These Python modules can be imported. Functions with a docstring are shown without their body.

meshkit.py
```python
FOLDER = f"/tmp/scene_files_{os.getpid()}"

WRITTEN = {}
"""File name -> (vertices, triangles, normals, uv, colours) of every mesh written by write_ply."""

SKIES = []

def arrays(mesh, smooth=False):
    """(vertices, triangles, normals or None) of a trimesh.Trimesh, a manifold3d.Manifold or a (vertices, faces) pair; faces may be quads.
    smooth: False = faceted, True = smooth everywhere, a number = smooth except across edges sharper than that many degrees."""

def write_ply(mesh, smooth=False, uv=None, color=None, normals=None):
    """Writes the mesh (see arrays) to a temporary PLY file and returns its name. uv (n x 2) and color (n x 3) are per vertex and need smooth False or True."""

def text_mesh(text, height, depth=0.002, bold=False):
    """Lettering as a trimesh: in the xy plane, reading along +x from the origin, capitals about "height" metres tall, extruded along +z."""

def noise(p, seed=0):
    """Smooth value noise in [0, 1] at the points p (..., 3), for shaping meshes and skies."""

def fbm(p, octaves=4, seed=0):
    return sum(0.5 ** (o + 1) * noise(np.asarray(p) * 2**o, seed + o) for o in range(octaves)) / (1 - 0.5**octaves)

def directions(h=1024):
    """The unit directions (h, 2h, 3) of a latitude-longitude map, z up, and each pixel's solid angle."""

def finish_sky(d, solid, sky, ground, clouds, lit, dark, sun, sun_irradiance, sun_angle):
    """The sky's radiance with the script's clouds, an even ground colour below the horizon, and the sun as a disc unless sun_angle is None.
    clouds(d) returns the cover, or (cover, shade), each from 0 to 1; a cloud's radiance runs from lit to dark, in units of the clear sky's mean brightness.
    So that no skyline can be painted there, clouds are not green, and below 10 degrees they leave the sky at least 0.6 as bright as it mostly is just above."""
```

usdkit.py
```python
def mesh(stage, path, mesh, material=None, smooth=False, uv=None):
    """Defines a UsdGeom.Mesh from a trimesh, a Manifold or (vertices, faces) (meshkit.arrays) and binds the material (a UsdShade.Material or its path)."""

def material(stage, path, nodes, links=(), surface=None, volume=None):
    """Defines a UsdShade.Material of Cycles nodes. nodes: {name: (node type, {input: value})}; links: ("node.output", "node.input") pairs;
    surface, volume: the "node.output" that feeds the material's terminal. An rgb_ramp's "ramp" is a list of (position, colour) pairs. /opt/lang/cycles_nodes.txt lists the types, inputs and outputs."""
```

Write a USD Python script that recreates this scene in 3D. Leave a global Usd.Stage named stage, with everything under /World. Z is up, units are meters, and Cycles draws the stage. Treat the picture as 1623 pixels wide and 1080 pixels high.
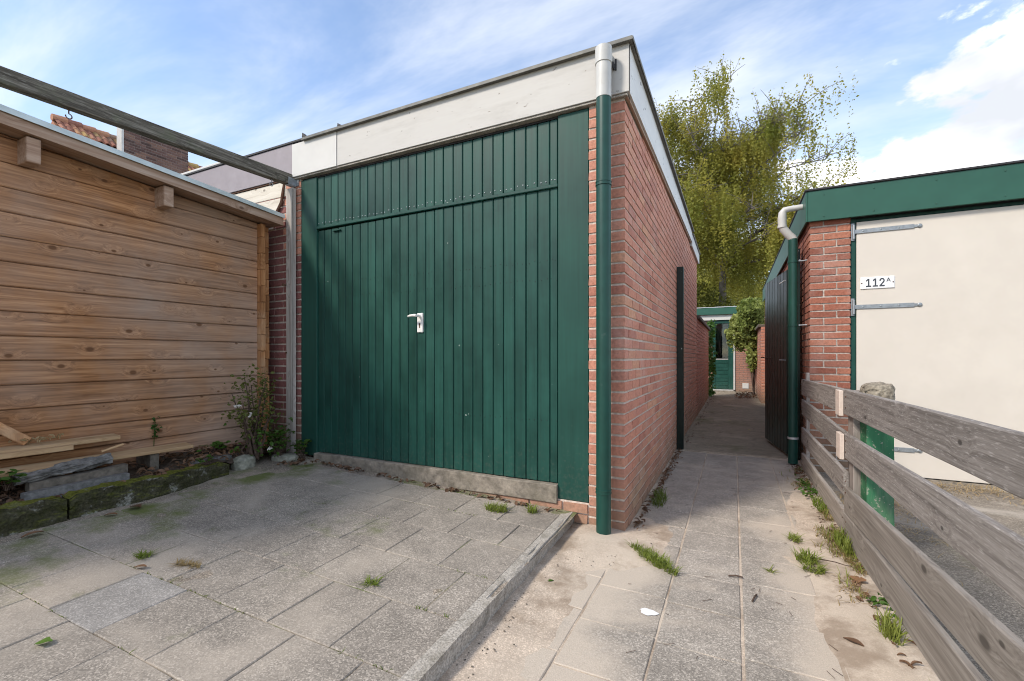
import math, random
import numpy as np, trimesh
import usdkit, meshkit
from meshkit import noise, fbm
from pxr import Usd, UsdGeom, UsdLux, UsdShade, Sdf, Gf, Vt

stage = Usd.Stage.CreateInMemory()
UsdGeom.SetStageUpAxis(stage, UsdGeom.Tokens.z)
UsdGeom.SetStageMetersPerUnit(stage, 1.0)
UsdGeom.Xform.Define(stage, '/World'); UsdGeom.Scope.Define(stage, '/World/Looks')
R = random.Random(7); N = np.random.default_rng(7)

# ------------------------------------------------------------------ camera, sky, sun, exposure
EXPOSURE = 1.85
SUN_EL, SUN_DIR = math.radians(42), np.array([-0.42, -0.62])
SKY = 0.080; SUN_I = 0.28; SUN_ANGLE = 10.0
cam = UsdGeom.Camera.Define(stage, '/World/camera')
cam.AddTranslateOp().Set(Gf.Vec3d(0.5614, -2.6156, 1.02)); cam.AddRotateXYZOp().Set(Gf.Vec3f(90, 0, 26.19))
cam.CreateHorizontalApertureAttr(36.0); cam.CreateVerticalApertureAttr(36.0 * 681 / 1024)
cam.CreateFocalLengthAttr(36.0 * 714 / 1623); cam.CreateVerticalApertureOffsetAttr(36.0 * 25 / 1623)
cam.CreateClippingRangeAttr(Gf.Vec2f(0.05, 2000)); cam.CreateExposureAttr(EXPOSURE)
SUN_DIR = SUN_DIR / np.linalg.norm(SUN_DIR)
SUN = np.array([SUN_DIR[0] * math.cos(SUN_EL), SUN_DIR[1] * math.cos(SUN_EL), math.sin(SUN_EL)])
sun = UsdLux.DistantLight.Define(stage, '/World/sun')
sun.CreateIntensityAttr(SUN_I); sun.CreateAngleAttr(SUN_ANGLE); sun.CreateNormalizeAttr(True); sun.CreateColorAttr(Gf.Vec3f(1, .93, .83))
def look_rot(d):
    z = np.asarray(d) / np.linalg.norm(d); x = np.cross([0, 0, 1], z); x /= np.linalg.norm(x); y = np.cross(z, x)
    return Gf.Matrix4d(*x, 0, *y, 0, *z, 0, 0, 0, 0, 1)
sun.AddTransformOp().Set(look_rot(SUN))

def sky_material():
    n, l = {}, []
    n['tc'] = ('texture_coordinate', {})
    n['sky'] = ('sky_texture', {'sky_type': 'single_scattering', 'sun_disc': False, 'sun_elevation': SUN_EL, 'sun_rotation': math.atan2(SUN[0], SUN[1]),
                                'air_density': 1.0, 'aerosol_density': .45, 'ozone_density': 2.2})
    n['sep'] = ('separate_xyz', {}); l.append(('tc.generated', 'sep.vector'))
    n['zp'] = ('math', {'math_type': 'add', 'value2': .22}); l.append(('sep.z', 'zp.value1'))
    n['px'] = ('math', {'math_type': 'divide'}); l += [('sep.x', 'px.value1'), ('zp.value', 'px.value2')]
    n['py'] = ('math', {'math_type': 'divide'}); l += [('sep.y', 'py.value1'), ('zp.value', 'py.value2')]
    n['pl'] = ('combine_xyz', {}); l += [('px.value', 'pl.x'), ('py.value', 'pl.y')]
    # high thin streaks
    n['ms'] = ('mapping', {'scale': (1.0, 2.6, 1), 'rotation': (0, 0, .9), 'location': (3.3, 1.7, 0)}); l.append(('pl.vector', 'ms.vector'))
    n['cir'] = ('noise_texture', {'scale': .75, 'detail': 9, 'roughness': .6, 'distortion': .5}); l.append(('ms.vector', 'cir.vector'))
    n['cirr'] = ('map_range', {'from_min': .30, 'from_max': .72, 'to_min': 0.07, 'to_max': .9, 'clamp': True, 'range_type': 'smoothstep'}); l.append(('cir.fac', 'cirr.value'))
    # cumulus banks around the horizon
    azi0 = math.radians(90 + 26.19) - math.atan2(690, 714)
    prev = None
    for i, (da, el, w) in enumerate([(-3, 18.5, .30), (75, 8, .16), (140, 18, .34), (205, 14, .3), (262, 20, .35), (318, 12, .25)]):
        a, e = azi0 + math.radians(da), math.radians(el)
        c = (math.cos(a) * math.cos(e), math.sin(a) * math.cos(e), math.sin(e))
        n[f's{i}'] = ('vector_math', {'math_type': 'subtract', 'vector2': c}); l.append(('tc.generated', f's{i}.vector1'))
        n[f'q{i}'] = ('vector_math', {'math_type': 'multiply', 'vector2': (1, 1, 2.1)}); l.append((f's{i}.vector', f'q{i}.vector1'))
        n[f'd{i}'] = ('vector_math', {'math_type': 'length'}); l.append((f'q{i}.vector', f'd{i}.vector1'))
        n[f'm{i}'] = ('map_range', {'from_min': w * .2, 'from_max': w * 1.5, 'to_min': 1, 'to_max': 0, 'clamp': True}); l.append((f'd{i}.value', f'm{i}.value'))
        if prev is None: prev = f'm{i}.result'
        else:
            n[f'x{i}'] = ('math', {'math_type': 'maximum'}); l += [(prev, f'x{i}.value1'), (f'm{i}.result', f'x{i}.value2')]; prev = f'x{i}.value'
    n['mc'] = ('mapping', {'scale': (1, 1, 1.7), 'location': (1.3, .4, .2)}); l.append(('tc.generated', 'mc.vector'))
    n['cn'] = ('noise_texture', {'scale': 5.2, 'detail': 10, 'roughness': .56, 'distortion': .15}); l.append(('mc.vector', 'cn.vector'))
    n['cm'] = ('math', {'math_type': 'multiply_add', 'value2': .42}); l += [(prev, 'cm.value1'), ('cn.fac', 'cm.value3')]
    n['cc'] = ('map_range', {'from_min': .75, 'from_max': .82, 'to_min': 0, 'to_max': 1, 'clamp': True, 'range_type': 'smoothstep'}); l.append(('cm.value', 'cc.value'))
    # grey undersides: density sampled a little higher than the ray
    n['up'] = ('vector_math', {'math_type': 'add', 'vector2': (-.03, -.04, .09)}); l.append(('mc.vector', 'up.vector1'))
    n['cn2'] = ('noise_texture', {'scale': 5.2, 'detail': 5, 'roughness': .5, 'distortion': .15}); l.append(('up.vector', 'cn2.vector'))
    n['cm2'] = ('math', {'math_type': 'multiply_add', 'value2': .42}); l += [(prev, 'cm2.value1'), ('cn2.fac', 'cm2.value3')]
    n['sh'] = ('map_range', {'from_min': .72, 'from_max': .95, 'to_min': 0, 'to_max': 1, 'clamp': True}); l.append(('cm2.value', 'sh.value'))
    n['col'] = ('rgb_ramp', {'ramp': [(0, (.93, .92, .90)), (.22, (.78, .78, .785)), (.5, (.60, .615, .645)), (1, (.47, .49, .53))]}); l.append(('sh.result', 'col.fac'))
    n['colS'] = ('vector_math', {'math_type': 'scale', 'scale': CLOUD}); l.append(('col.color', 'colS.vector1'))
    n['thin'] = ('vector_math', {'math_type': 'scale', 'vector1': (.84, .88, .95), 'scale': CLOUD * .72})
    n['mixa'] = ('mix_color', {'use_clamp': False}); l += [('cirr.result', 'mixa.fac'), ('sky.color', 'mixa.a'), ('thin.vector', 'mixa.b')]
    n['mixb'] = ('mix_color', {'use_clamp': False}); l += [('cc.result', 'mixb.fac'), ('mixa.result', 'mixb.a'), ('colS.vector', 'mixb.b')]
    n['bg'] = ('background_shader', {'strength': SKY}); l.append(('mixb.result', 'bg.color'))
    return usdkit.material(stage, '/World/Looks/sky', n, l, surface='bg.background')
CLOUD = 6.4
dome = UsdLux.DomeLight.Define(stage, '/World/sky')
UsdShade.MaterialBindingAPI.Apply(dome.GetPrim()).Bind(sky_material())
dome.GetPrim().SetCustomDataByKey('kind', 'structure')

# ------------------------------------------------------------------ helpers
used = {}
def path_of(name, parent):
    base = parent.GetPath().pathString if parent is not None else '/World'
    k = base + '/' + name; i = used.get(k, 0); used[k] = i + 1
    return k if i == 0 else f'{k}_{i:03d}'
def tag(p, label=None, cat=None, group=None, kind=None):
    p = p.GetPrim() if hasattr(p, 'GetPrim') else p
    for k, v in (('label', label), ('category', cat), ('group', group), ('kind', kind)):
        if v: p.SetCustomDataByKey(k, v)
    return p
def thing(name, label, cat, group=None, kind=None, loc=(0, 0, 0), rotz=0):
    x = UsdGeom.Xform.Define(stage, path_of(name, None))
    if any(loc): x.AddTranslateOp().Set(Gf.Vec3d(*map(float, loc)))
    if rotz: x.AddRotateZOp().Set(math.degrees(rotz))
    return tag(x, label, cat, group, kind)
def obj(name, mesh, mat, parent=None, smooth=False, label=None, cat=None, group=None, kind=None):
    m = usdkit.mesh(stage, path_of(name, parent), mesh, mat, smooth=smooth)
    return tag(m, label, cat, group, kind)
def copy_of(src, name, loc, rotz=0, label=None, cat=None, group=None, scale=1.0):
    x = UsdGeom.Xform.Define(stage, path_of(name, None))
    x.AddTranslateOp().Set(Gf.Vec3d(*map(float, loc))); x.AddRotateZOp().Set(math.degrees(rotz)); x.AddScaleOp().Set(Gf.Vec3f(scale, scale, scale))
    p = x.GetPrim(); p.GetReferences().AddInternalReference(src.GetPath()); p.SetInstanceable(True)
    return tag(p, label, cat, group)

BF = np.array([[0, 2, 1], [0, 3, 2], [4, 5, 6], [4, 6, 7], [0, 1, 5], [0, 5, 4], [1, 2, 6], [1, 6, 5], [2, 3, 7], [2, 7, 6], [3, 0, 4], [3, 4, 7]])
def box(x0, y0, z0, x1, y1, z1, jit=0.0):
    v = np.array([[x0, y0, z0], [x1, y0, z0], [x1, y1, z0], [x0, y1, z0], [x0, y0, z1], [x1, y0, z1], [x1, y1, z1], [x0, y1, z1]], float)
    if jit: v += N.uniform(-jit, jit, v.shape)
    return v, BF
def bbox(x0, y0, z0, x1, y1, z1, b=.003):
    """box with chamfered edges"""
    lo, hi = np.array([x0, y0, z0], float), np.array([x1, y1, z1], float)
    b = min(b, .45 * (hi - lo).min()); pts = []
    for ax in range(3):
        for s in np.ndindex(2, 2, 2):
            p = np.where(np.array(s) == 0, lo + b, hi - b); p[ax] = lo[ax] if s[ax] == 0 else hi[ax]; pts.append(p)
    h = trimesh.Trimesh(np.array(pts)).convex_hull
    return np.array(h.vertices), np.array(h.faces)
def cat(*ms):
    vs, fs, o = [], [], 0
    for v, f in ms:
        f = np.asarray(f)
        if f.shape[1] == 4: f = np.vstack([f[:, [0, 1, 2]], f[:, [0, 2, 3]]])
        vs.append(np.asarray(v)); fs.append(f + o); o += len(v)
    return np.vstack(vs), np.vstack(fs)
def tm(m): return np.array(m.vertices), np.array(m.faces)
def grid(xs, ys, zf):
    xx, yy = np.meshgrid(xs, ys, indexing='ij'); zz = zf(xx, yy) if callable(zf) else np.full_like(xx, zf)
    v = np.stack([xx, yy, zz], -1).reshape(-1, 3); a, b = len(xs), len(ys)
    i = (np.arange(a - 1)[:, None] * b + np.arange(b - 1)[None]).ravel()
    return v, np.vstack([np.stack([i, i + b, i + b + 1], 1), np.stack([i, i + b + 1, i + 1], 1)])
def tube(pts, r, seg=10, caps=True):
    pts = np.asarray(pts, float); r = np.broadcast_to(np.asarray(r, float), (len(pts),))
    d = np.gradient(pts, axis=0); d /= np.maximum(np.linalg.norm(d, axis=1, keepdims=True), 1e-9)
    ref = np.array([0, 0, 1.0]) if abs(d[0][2]) < .9 else np.array([1.0, 0, 0])
    u = np.cross(ref, d[0]); u /= np.linalg.norm(u); vs = []
    for k in range(len(pts)):
        u = u - d[k] * (u @ d[k]); u /= np.linalg.norm(u); w = np.cross(d[k], u)
        a = np.linspace(0, 2 * np.pi, seg, endpoint=False)
        vs.append(pts[k] + r[k] * (np.cos(a)[:, None] * u + np.sin(a)[:, None] * w))
    v = np.vstack(vs); f = []
    for k in range(len(pts) - 1):
        for s in range(seg):
            a, b = k * seg + s, k * seg + (s + 1) % seg
            f += [[a, b, b + seg], [a, b + seg, a + seg]]
    if caps:
        v = np.vstack([v, pts[0], pts[-1]]); c0, c1 = len(v) - 2, len(v) - 1; e = (len(pts) - 1) * seg
        for s in range(seg): f += [[c0, (s + 1) % seg, s], [c1, e + s, e + (s + 1) % seg]]
    return v, np.array(f)
def rotz(m, a, c=(0, 0, 0)):
    v = np.asarray(m[0]) - c; s, k = math.sin(a), math.cos(a)
    return np.stack([v[:, 0] * k - v[:, 1] * s, v[:, 0] * s + v[:, 1] * k, v[:, 2]], 1) + c, m[1]
def rough_board(p0, p1, h, t, nrm, amp=.004, seed=0, n=24, up=(0, 0, 1)):
    """a plank from p0 to p1 (centre line), h high, t thick, with a slightly wavy outline and rounded edges"""
    p0, p1, nrm, up = (np.asarray(a, float) for a in (p0, p1, nrm, up)); d = p1 - p0; L = np.linalg.norm(d)
    b = min(.004, t * .3); sec = [(-h/2+b, -t/2), (h/2-b, -t/2), (h/2, -t/2+b), (h/2, t/2-b), (h/2-b, t/2), (-h/2+b, t/2), (-h/2, t/2-b), (-h/2, -t/2+b)]
    vs = []
    for k in range(n + 1):
        c = p0 + d * k / n
        w1 = (fbm(np.array([k * L / n * 2.2, seed * 7.7, 0.3])) - .5) * 2 * amp; w2 = (fbm(np.array([k * L / n * 2.2, seed * 7.7, 9.3])) - .5) * 2 * amp
        for a, e in sec: vs.append(c + up * (a + (w1 if a > 0 else w2)) + nrm * (e + w1 * .3))
    f = []; s = 8
    for k in range(n):
        for q in range(s):
            a, bb = k * s + q, k * s + (q + 1) % s
            f += [[a, bb, bb + s], [a, bb + s, a + s]]
    for q in range(1, s - 1): f += [[0, q + 1, q], [n * s, n * s + q, n * s + q + 1]]
    m = trimesh.Trimesh(np.array(vs), np.array(f), process=False); m.fix_normals()
    return tm(m)

# ------------------------------------------------------------------ materials
def mat(name, n, l, s='p.BSDF', volume=None): return usdkit.material(stage, '/World/Looks/' + name, n, l, surface=s, volume=volume)
def rnd_nodes(n, l):
    n['oi'] = ('object_info', {}); n['geo'] = ('geometry', {})
    n['r0'] = ('math', {'math_type': 'add'}); l += [('oi.random', 'r0.value1'), ('geo.random_per_island', 'r0.value2')]
    n['rnd'] = ('math', {'math_type': 'fraction'}); l.append(('r0.value', 'rnd.value1'))
    n['ro'] = ('vector_math', {'math_type': 'scale', 'vector1': (17.3, 31.1, 7.9)}); l.append(('rnd.value', 'ro.scale'))
    n['pos'] = ('vector_math', {'math_type': 'add'}); l += [('geo.position', 'pos.vector1'), ('ro.vector', 'pos.vector2')]

def brick_mat(name, cols, rough=.85, dirt=(.20, .18, .12), dirt_z=(.0, .45), dirt_amt=.6, bloom=.35):
    n, l = {}, []; rnd_nodes(n, l)
    n['ramp'] = ('rgb_ramp', {'ramp': cols}); l.append(('rnd.value', 'ramp.fac'))
    n['n1'] = ('noise_texture', {'scale': 55, 'detail': 6, 'roughness': .65}); l.append(('geo.position', 'n1.vector'))
    n['v1'] = ('map_range', {'from_min': .3, 'from_max': .7, 'to_min': .72, 'to_max': 1.25}); l.append(('n1.fac', 'v1.value'))
    n['c1'] = ('vector_math', {'math_type': 'scale'}); l += [('ramp.color', 'c1.vector1'), ('v1.result', 'c1.scale')]
    # pale bloom and mortar smears
    n['n2'] = ('noise_texture', {'scale': 3.1, 'detail': 8, 'roughness': .7}); l.append(('geo.position', 'n2.vector'))
    n['b2'] = ('map_range', {'from_min': .5, 'from_max': .74, 'to_min': 0, 'to_max': bloom, 'clamp': True}); l.append(('n2.fac', 'b2.value'))
    n['c2'] = ('mix_color', {'b': (.56, .42, .37)}); l += [('b2.result', 'c2.fac'), ('c1.vector', 'c2.a')]
    # splash dirt and algae near the ground, ragged
    n['sp'] = ('separate_xyz', {}); l.append(('geo.position', 'sp.vector'))
    n['n3'] = ('noise_texture', {'scale': 2.6, 'detail': 6, 'roughness': .65}); l.append(('geo.position', 'n3.vector'))
    n['z3'] = ('math', {'math_type': 'multiply_add', 'value2': -.9}); l += [('n3.fac', 'z3.value1'), ('sp.z', 'z3.value3')]
    n['d3'] = ('map_range', {'from_min': dirt_z[0] - .45, 'from_max': dirt_z[1] - .45, 'to_min': dirt_amt, 'to_max': 0, 'clamp': True}); l.append(('z3.value', 'd3.value'))
    n['c3'] = ('mix_color', {'b': dirt}); l += [('d3.result', 'c3.fac'), ('c2.result', 'c3.a')]
    n['bu'] = ('bump', {'strength': .5, 'distance': .004}); l.append(('n1.fac', 'bu.height'))
    n['p'] = ('principled_bsdf', {'roughness': rough, 'specular_ior_level': .25}); l += [('c3.result', 'p.base_color'), ('bu.normal', 'p.normal')]
    return mat(name, n, l)
def plain(name, col, rough=.6, metallic=0, nscale=30, var=.25, bump=.15, dist=.003, spec=.4, stain=None, stain_scale=3, stain_lo=.55, stain_hi=.7, stain_amt=.6, stretch=None):
    n, l = {}, []
    n['geo'] = ('geometry', {}); src = 'geo.position'
    if stretch: n['mp'] = ('mapping', {'scale': stretch}); l.append(('geo.position', 'mp.vector')); src = 'mp.vector'
    n['n1'] = ('noise_texture', {'scale': nscale, 'detail': 6, 'roughness': .6}); l.append((src, 'n1.vector'))
    n['v1'] = ('map_range', {'from_min': .3, 'from_max': .7, 'to_min': 1 - var, 'to_max': 1 + var}); l.append(('n1.fac', 'v1.value'))
    n['c1'] = ('vector_math', {'math_type': 'scale', 'vector1': col}); l.append(('v1.result', 'c1.scale')); out = 'c1.vector'
    if stain:
        n['n2'] = ('noise_texture', {'scale': stain_scale, 'detail': 9, 'roughness': .68}); l.append((src, 'n2.vector'))
        n['b2'] = ('map_range', {'from_min': stain_lo, 'from_max': stain_hi, 'to_min': 0, 'to_max': stain_amt, 'clamp': True}); l.append(('n2.fac', 'b2.value'))
        n['c2'] = ('mix_color', {'b': stain}); l += [('b2.result', 'c2.fac'), (out, 'c2.a')]; out = 'c2.result'
    n['bu'] = ('bump', {'strength': bump, 'distance': dist}); l.append(('n1.fac', 'bu.height'))
    n['p'] = ('principled_bsdf', {'roughness': rough, 'metallic': metallic, 'specular_ior_level': spec}); l += [(out, 'p.base_color'), ('bu.normal', 'p.normal')]
    return mat(name, n, l)
def wood_mat(name, axis, dark, mid, light, rough=.75, knots=True, weather=None, wscale=.9, wlo=.4, whi=.65, wamt=.8, streak=30, knot_scale=(3.0, 5.0), bump=.35, spec=.25, flecks=None, along=1.6, fleck_amt=.5):
    """grain runs along axis (0, 1 or 2)"""
    n, l = {}, []; rnd_nodes(n, l)
    def sc(a, b): s = [b, b, b]; s[axis] = a; return tuple(s)
    n['m1'] = ('mapping', {'scale': sc(along, streak)}); l.append(('pos.vector', 'm1.vector'))
    n['ksp'] = ('separate_xyz', {}); l.append(('pos.vector', 'ksp.vector')); n['kxy'] = ('combine_xyz', {}); l += [('ksp.' + 'xyz'[axis], 'kxy.x'), ('ksp.' + ('z' if axis != 2 else 'x'), 'kxy.y')]
    n['kn'] = ('mapping', {'scale': (knot_scale[0], knot_scale[1], 1)}); l.append(('kxy.vector', 'kn.vector'))
    n['vo'] = ('voronoi_texture', {'dimensions': '2D', 'feature': 'f1', 'scale': 1.0, 'randomness': 1.0}); l.append(('kn.vector', 'vo.vector'))
    n['vc'] = ('separate_color', {}); l.append(('vo.color', 'vc.color'))
    n['kd'] = ('map_range', {'from_min': .02, 'from_max': .30, 'to_min': 1, 'to_max': 0, 'clamp': True, 'range_type': 'smoothstep'}); l.append(('vo.distance', 'kd.value'))
    n['kr'] = ('map_range', {'from_min': .4, 'from_max': 1, 'to_min': .010, 'to_max': .085, 'clamp': True}); l.append(('vc.r', 'kr.value')); n['kq'] = ('math', {'math_type': 'divide'}); l += [('vo.distance', 'kq.value1'), ('kr.result', 'kq.value2')]
    n['ks'] = ('map_range', {'from_min': .6, 'from_max': 1.1, 'to_min': 1, 'to_max': 0, 'clamp': True}); l.append(('kq.value', 'ks.value'))
    # grain bends round the knots
    n['kv'] = ('vector_math', {'math_type': 'scale', 'vector1': sc(.4, 1.6)}); l.append(('kd.result', 'kv.scale'))
    n['ad'] = ('vector_math', {'math_type': 'add'}); l += [('m1.vector', 'ad.vector1'), ('kv.vector', 'ad.vector2')]
    n['n1'] = ('noise_texture', {'scale': 1.0, 'detail': 9, 'roughness': .68, 'distortion': .35}); l.append(('ad.vector', 'n1.vector'))
    n['r1'] = ('rgb_ramp', {'ramp': [(.25, dark), (.48, mid), (.72, light)]}); l.append(('n1.fac', 'r1.fac')); out = 'r1.color'
    n['tv'] = ('map_range', {'to_min': .82, 'to_max': 1.15}); l.append(('rnd.value', 'tv.value'))
    n['c0'] = ('vector_math', {'math_type': 'scale'}); l += [(out, 'c0.vector1'), ('tv.result', 'c0.scale')]; out = 'c0.vector'
    if weather:
        n['n2'] = ('noise_texture', {'scale': wscale, 'detail': 5, 'roughness': .6}); l.append(('geo.position', 'n2.vector'))
        n['w2'] = ('map_range', {'from_min': wlo, 'from_max': whi, 'to_min': 0, 'to_max': wamt, 'clamp': True}); l.append(('n2.fac', 'w2.value'))
        n['cw'] = ('mix_color', {'blend_type': 'mix', 'b': weather}); l += [('w2.result', 'cw.fac'), (out, 'cw.a')]
        n['gv'] = ('map_range', {'from_min': .25, 'from_max': .75, 'to_min': .7, 'to_max': 1.3}); l.append(('n1.fac', 'gv.value'))
        n['cg'] = ('vector_math', {'math_type': 'scale'}); l += [('cw.result', 'cg.vector1'), ('gv.result', 'cg.scale')]; out = 'cg.vector'
    if flecks:
        n['mf'] = ('mapping', {'scale': sc(26, 190)}); l.append(('pos.vector', 'mf.vector'))
        n['nf'] = ('noise_texture', {'scale': 1.0, 'detail': 3, 'roughness': .6}); l.append(('mf.vector', 'nf.vector'))
        n['ff'] = ('map_range', {'from_min': .55, 'from_max': .72, 'to_min': 0, 'to_max': fleck_amt, 'clamp': True}); l.append(('nf.fac', 'ff.value'))
        n['cf'] = ('mix_color', {'b': flecks}); l += [('ff.result', 'cf.fac'), (out, 'cf.a')]; out = 'cf.result'
    if knots:
        n['kc'] = ('mix_color', {'b': tuple(c * .55 for c in dark)}); n['kf'] = ('math', {'math_type': 'multiply', 'value2': .85})
        l += [('ks.result', 'kf.value1'), ('kf.value', 'kc.fac'), (out, 'kc.a')]; out = 'kc.result'
    n['bu'] = ('bump', {'strength': bump, 'distance': .003}); l.append(('n1.fac', 'bu.height'))
    n['p'] = ('principled_bsdf', {'roughness': rough, 'specular_ior_level': spec}); l += [(out, 'p.base_color'), ('bu.normal', 'p.normal')]
    return mat(name, n, l)
def paint_mat(name, col, rough=.42, chips=(.55, .6, .55), chip_lo=.735, axis=2, fade=.25, spec=.4, chip_scale=28, wear=None, splash=False):
    """paint on wood: faint grain, uneven fading, a few pale chips"""
    n, l = {}, []; rnd_nodes(n, l)
    s = [45, 45, 45]; s[axis] = 1.6
    n['m1'] = ('mapping', {'scale': tuple(s)}); l.append(('pos.vector', 'm1.vector'))
    n['n1'] = ('noise_texture', {'scale': 1.0, 'detail': 5, 'roughness': .6}); l.append(('m1.vector', 'n1.vector'))
    n['n2'] = ('noise_texture', {'scale': 1.7, 'detail': 7, 'roughness': .65}); l.append(('pos.vector', 'n2.vector'))
    n['v0'] = ('math', {'math_type': 'multiply_add', 'value2': .5}); l += [('n1.fac', 'v0.value1'), ('n2.fac', 'v0.value3')]
    n['v1'] = ('map_range', {'from_min': .5, 'from_max': 1.0, 'to_min': 1 - fade, 'to_max': 1 + fade}); l.append(('v0.value', 'v1.value'))
    n['tv'] = ('map_range', {'to_min': .93, 'to_max': 1.07}); l.append(('rnd.value', 'tv.value'))
    n['vv'] = ('math', {'math_type': 'multiply'}); l += [('v1.result', 'vv.value1'), ('tv.result', 'vv.value2')]
    n['c1'] = ('vector_math', {'math_type': 'scale', 'vector1': col}); l.append(('vv.value', 'c1.scale')); out = 'c1.vector'
    if wear:
        n['n4'] = ('noise_texture', {'scale': 5, 'detail': 9, 'roughness': .72}); l.append(('m4.vector', 'n4.vector')); n['m4'] = ('mapping', {'scale': tuple(.35 if i == axis else 1.6 for i in range(3))}); l.append(('geo.position', 'm4.vector'))
        n['w4'] = ('map_range', {'from_min': .50, 'from_max': .72, 'to_min': 0, 'to_max': .62, 'clamp': True}); l.append(('n4.fac', 'w4.value'))
        n['c4'] = ('mix_color', {'b': wear}); l += [('w4.result', 'c4.fac'), (out, 'c4.a')]; out = 'c4.result'
    n['m3'] = ('mapping', {'scale': tuple(.45 if i == axis and axis != 2 else 1 for i in range(3))}); l.append(('geo.position', 'm3.vector'))
    if splash:
        n['zs'] = ('separate_xyz', {}); l.append(('geo.position', 'zs.vector')); n['ns'] = ('noise_texture', {'scale': 45, 'detail': 8, 'roughness': .75}); l.append(('geo.position', 'ns.vector'))
        n['zz'] = ('math', {'math_type': 'multiply_add', 'value2': -.34}); l += [('zs.z', 'zz.value1'), ('ns.fac', 'zz.value3')]
        n['zr'] = ('map_range', {'from_min': .40, 'from_max': .60, 'to_min': 0, 'to_max': .30, 'clamp': True}); l.append(('zz.value', 'zr.value'))
        n['cs'] = ('mix_color', {'b': (.11, .115, .09)}); l += [('zr.result', 'cs.fac'), (out, 'cs.a')]; out = 'cs.result'
    n['n3'] = ('noise_texture', {'scale': chip_scale, 'detail': 3, 'roughness': .5}); l.append(('m3.vector', 'n3.vector'))
    n['k3'] = ('map_range', {'from_min': chip_lo, 'from_max': chip_lo + .02, 'to_min': 0, 'to_max': .8, 'clamp': True}); l.append(('n3.fac', 'k3.value'))
    n['c3'] = ('mix_color', {'b': chips}); l += [('k3.result', 'c3.fac'), (out, 'c3.a')]
    n['rr'] = ('map_range', {'from_min': .3, 'from_max': .7, 'to_min': rough - .08, 'to_max': rough + .12}); l.append(('n2.fac', 'rr.value'))
    n['bu'] = ('bump', {'strength': .22, 'distance': .0025}); l.append(('v0.value', 'bu.height'))
    n['p'] = ('principled_bsdf', {'specular_ior_level': spec}); l += [('c3.result', 'p.base_color'), ('rr.result', 'p.roughness'), ('bu.normal', 'p.normal')]
    return mat(name, n, l)
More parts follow.
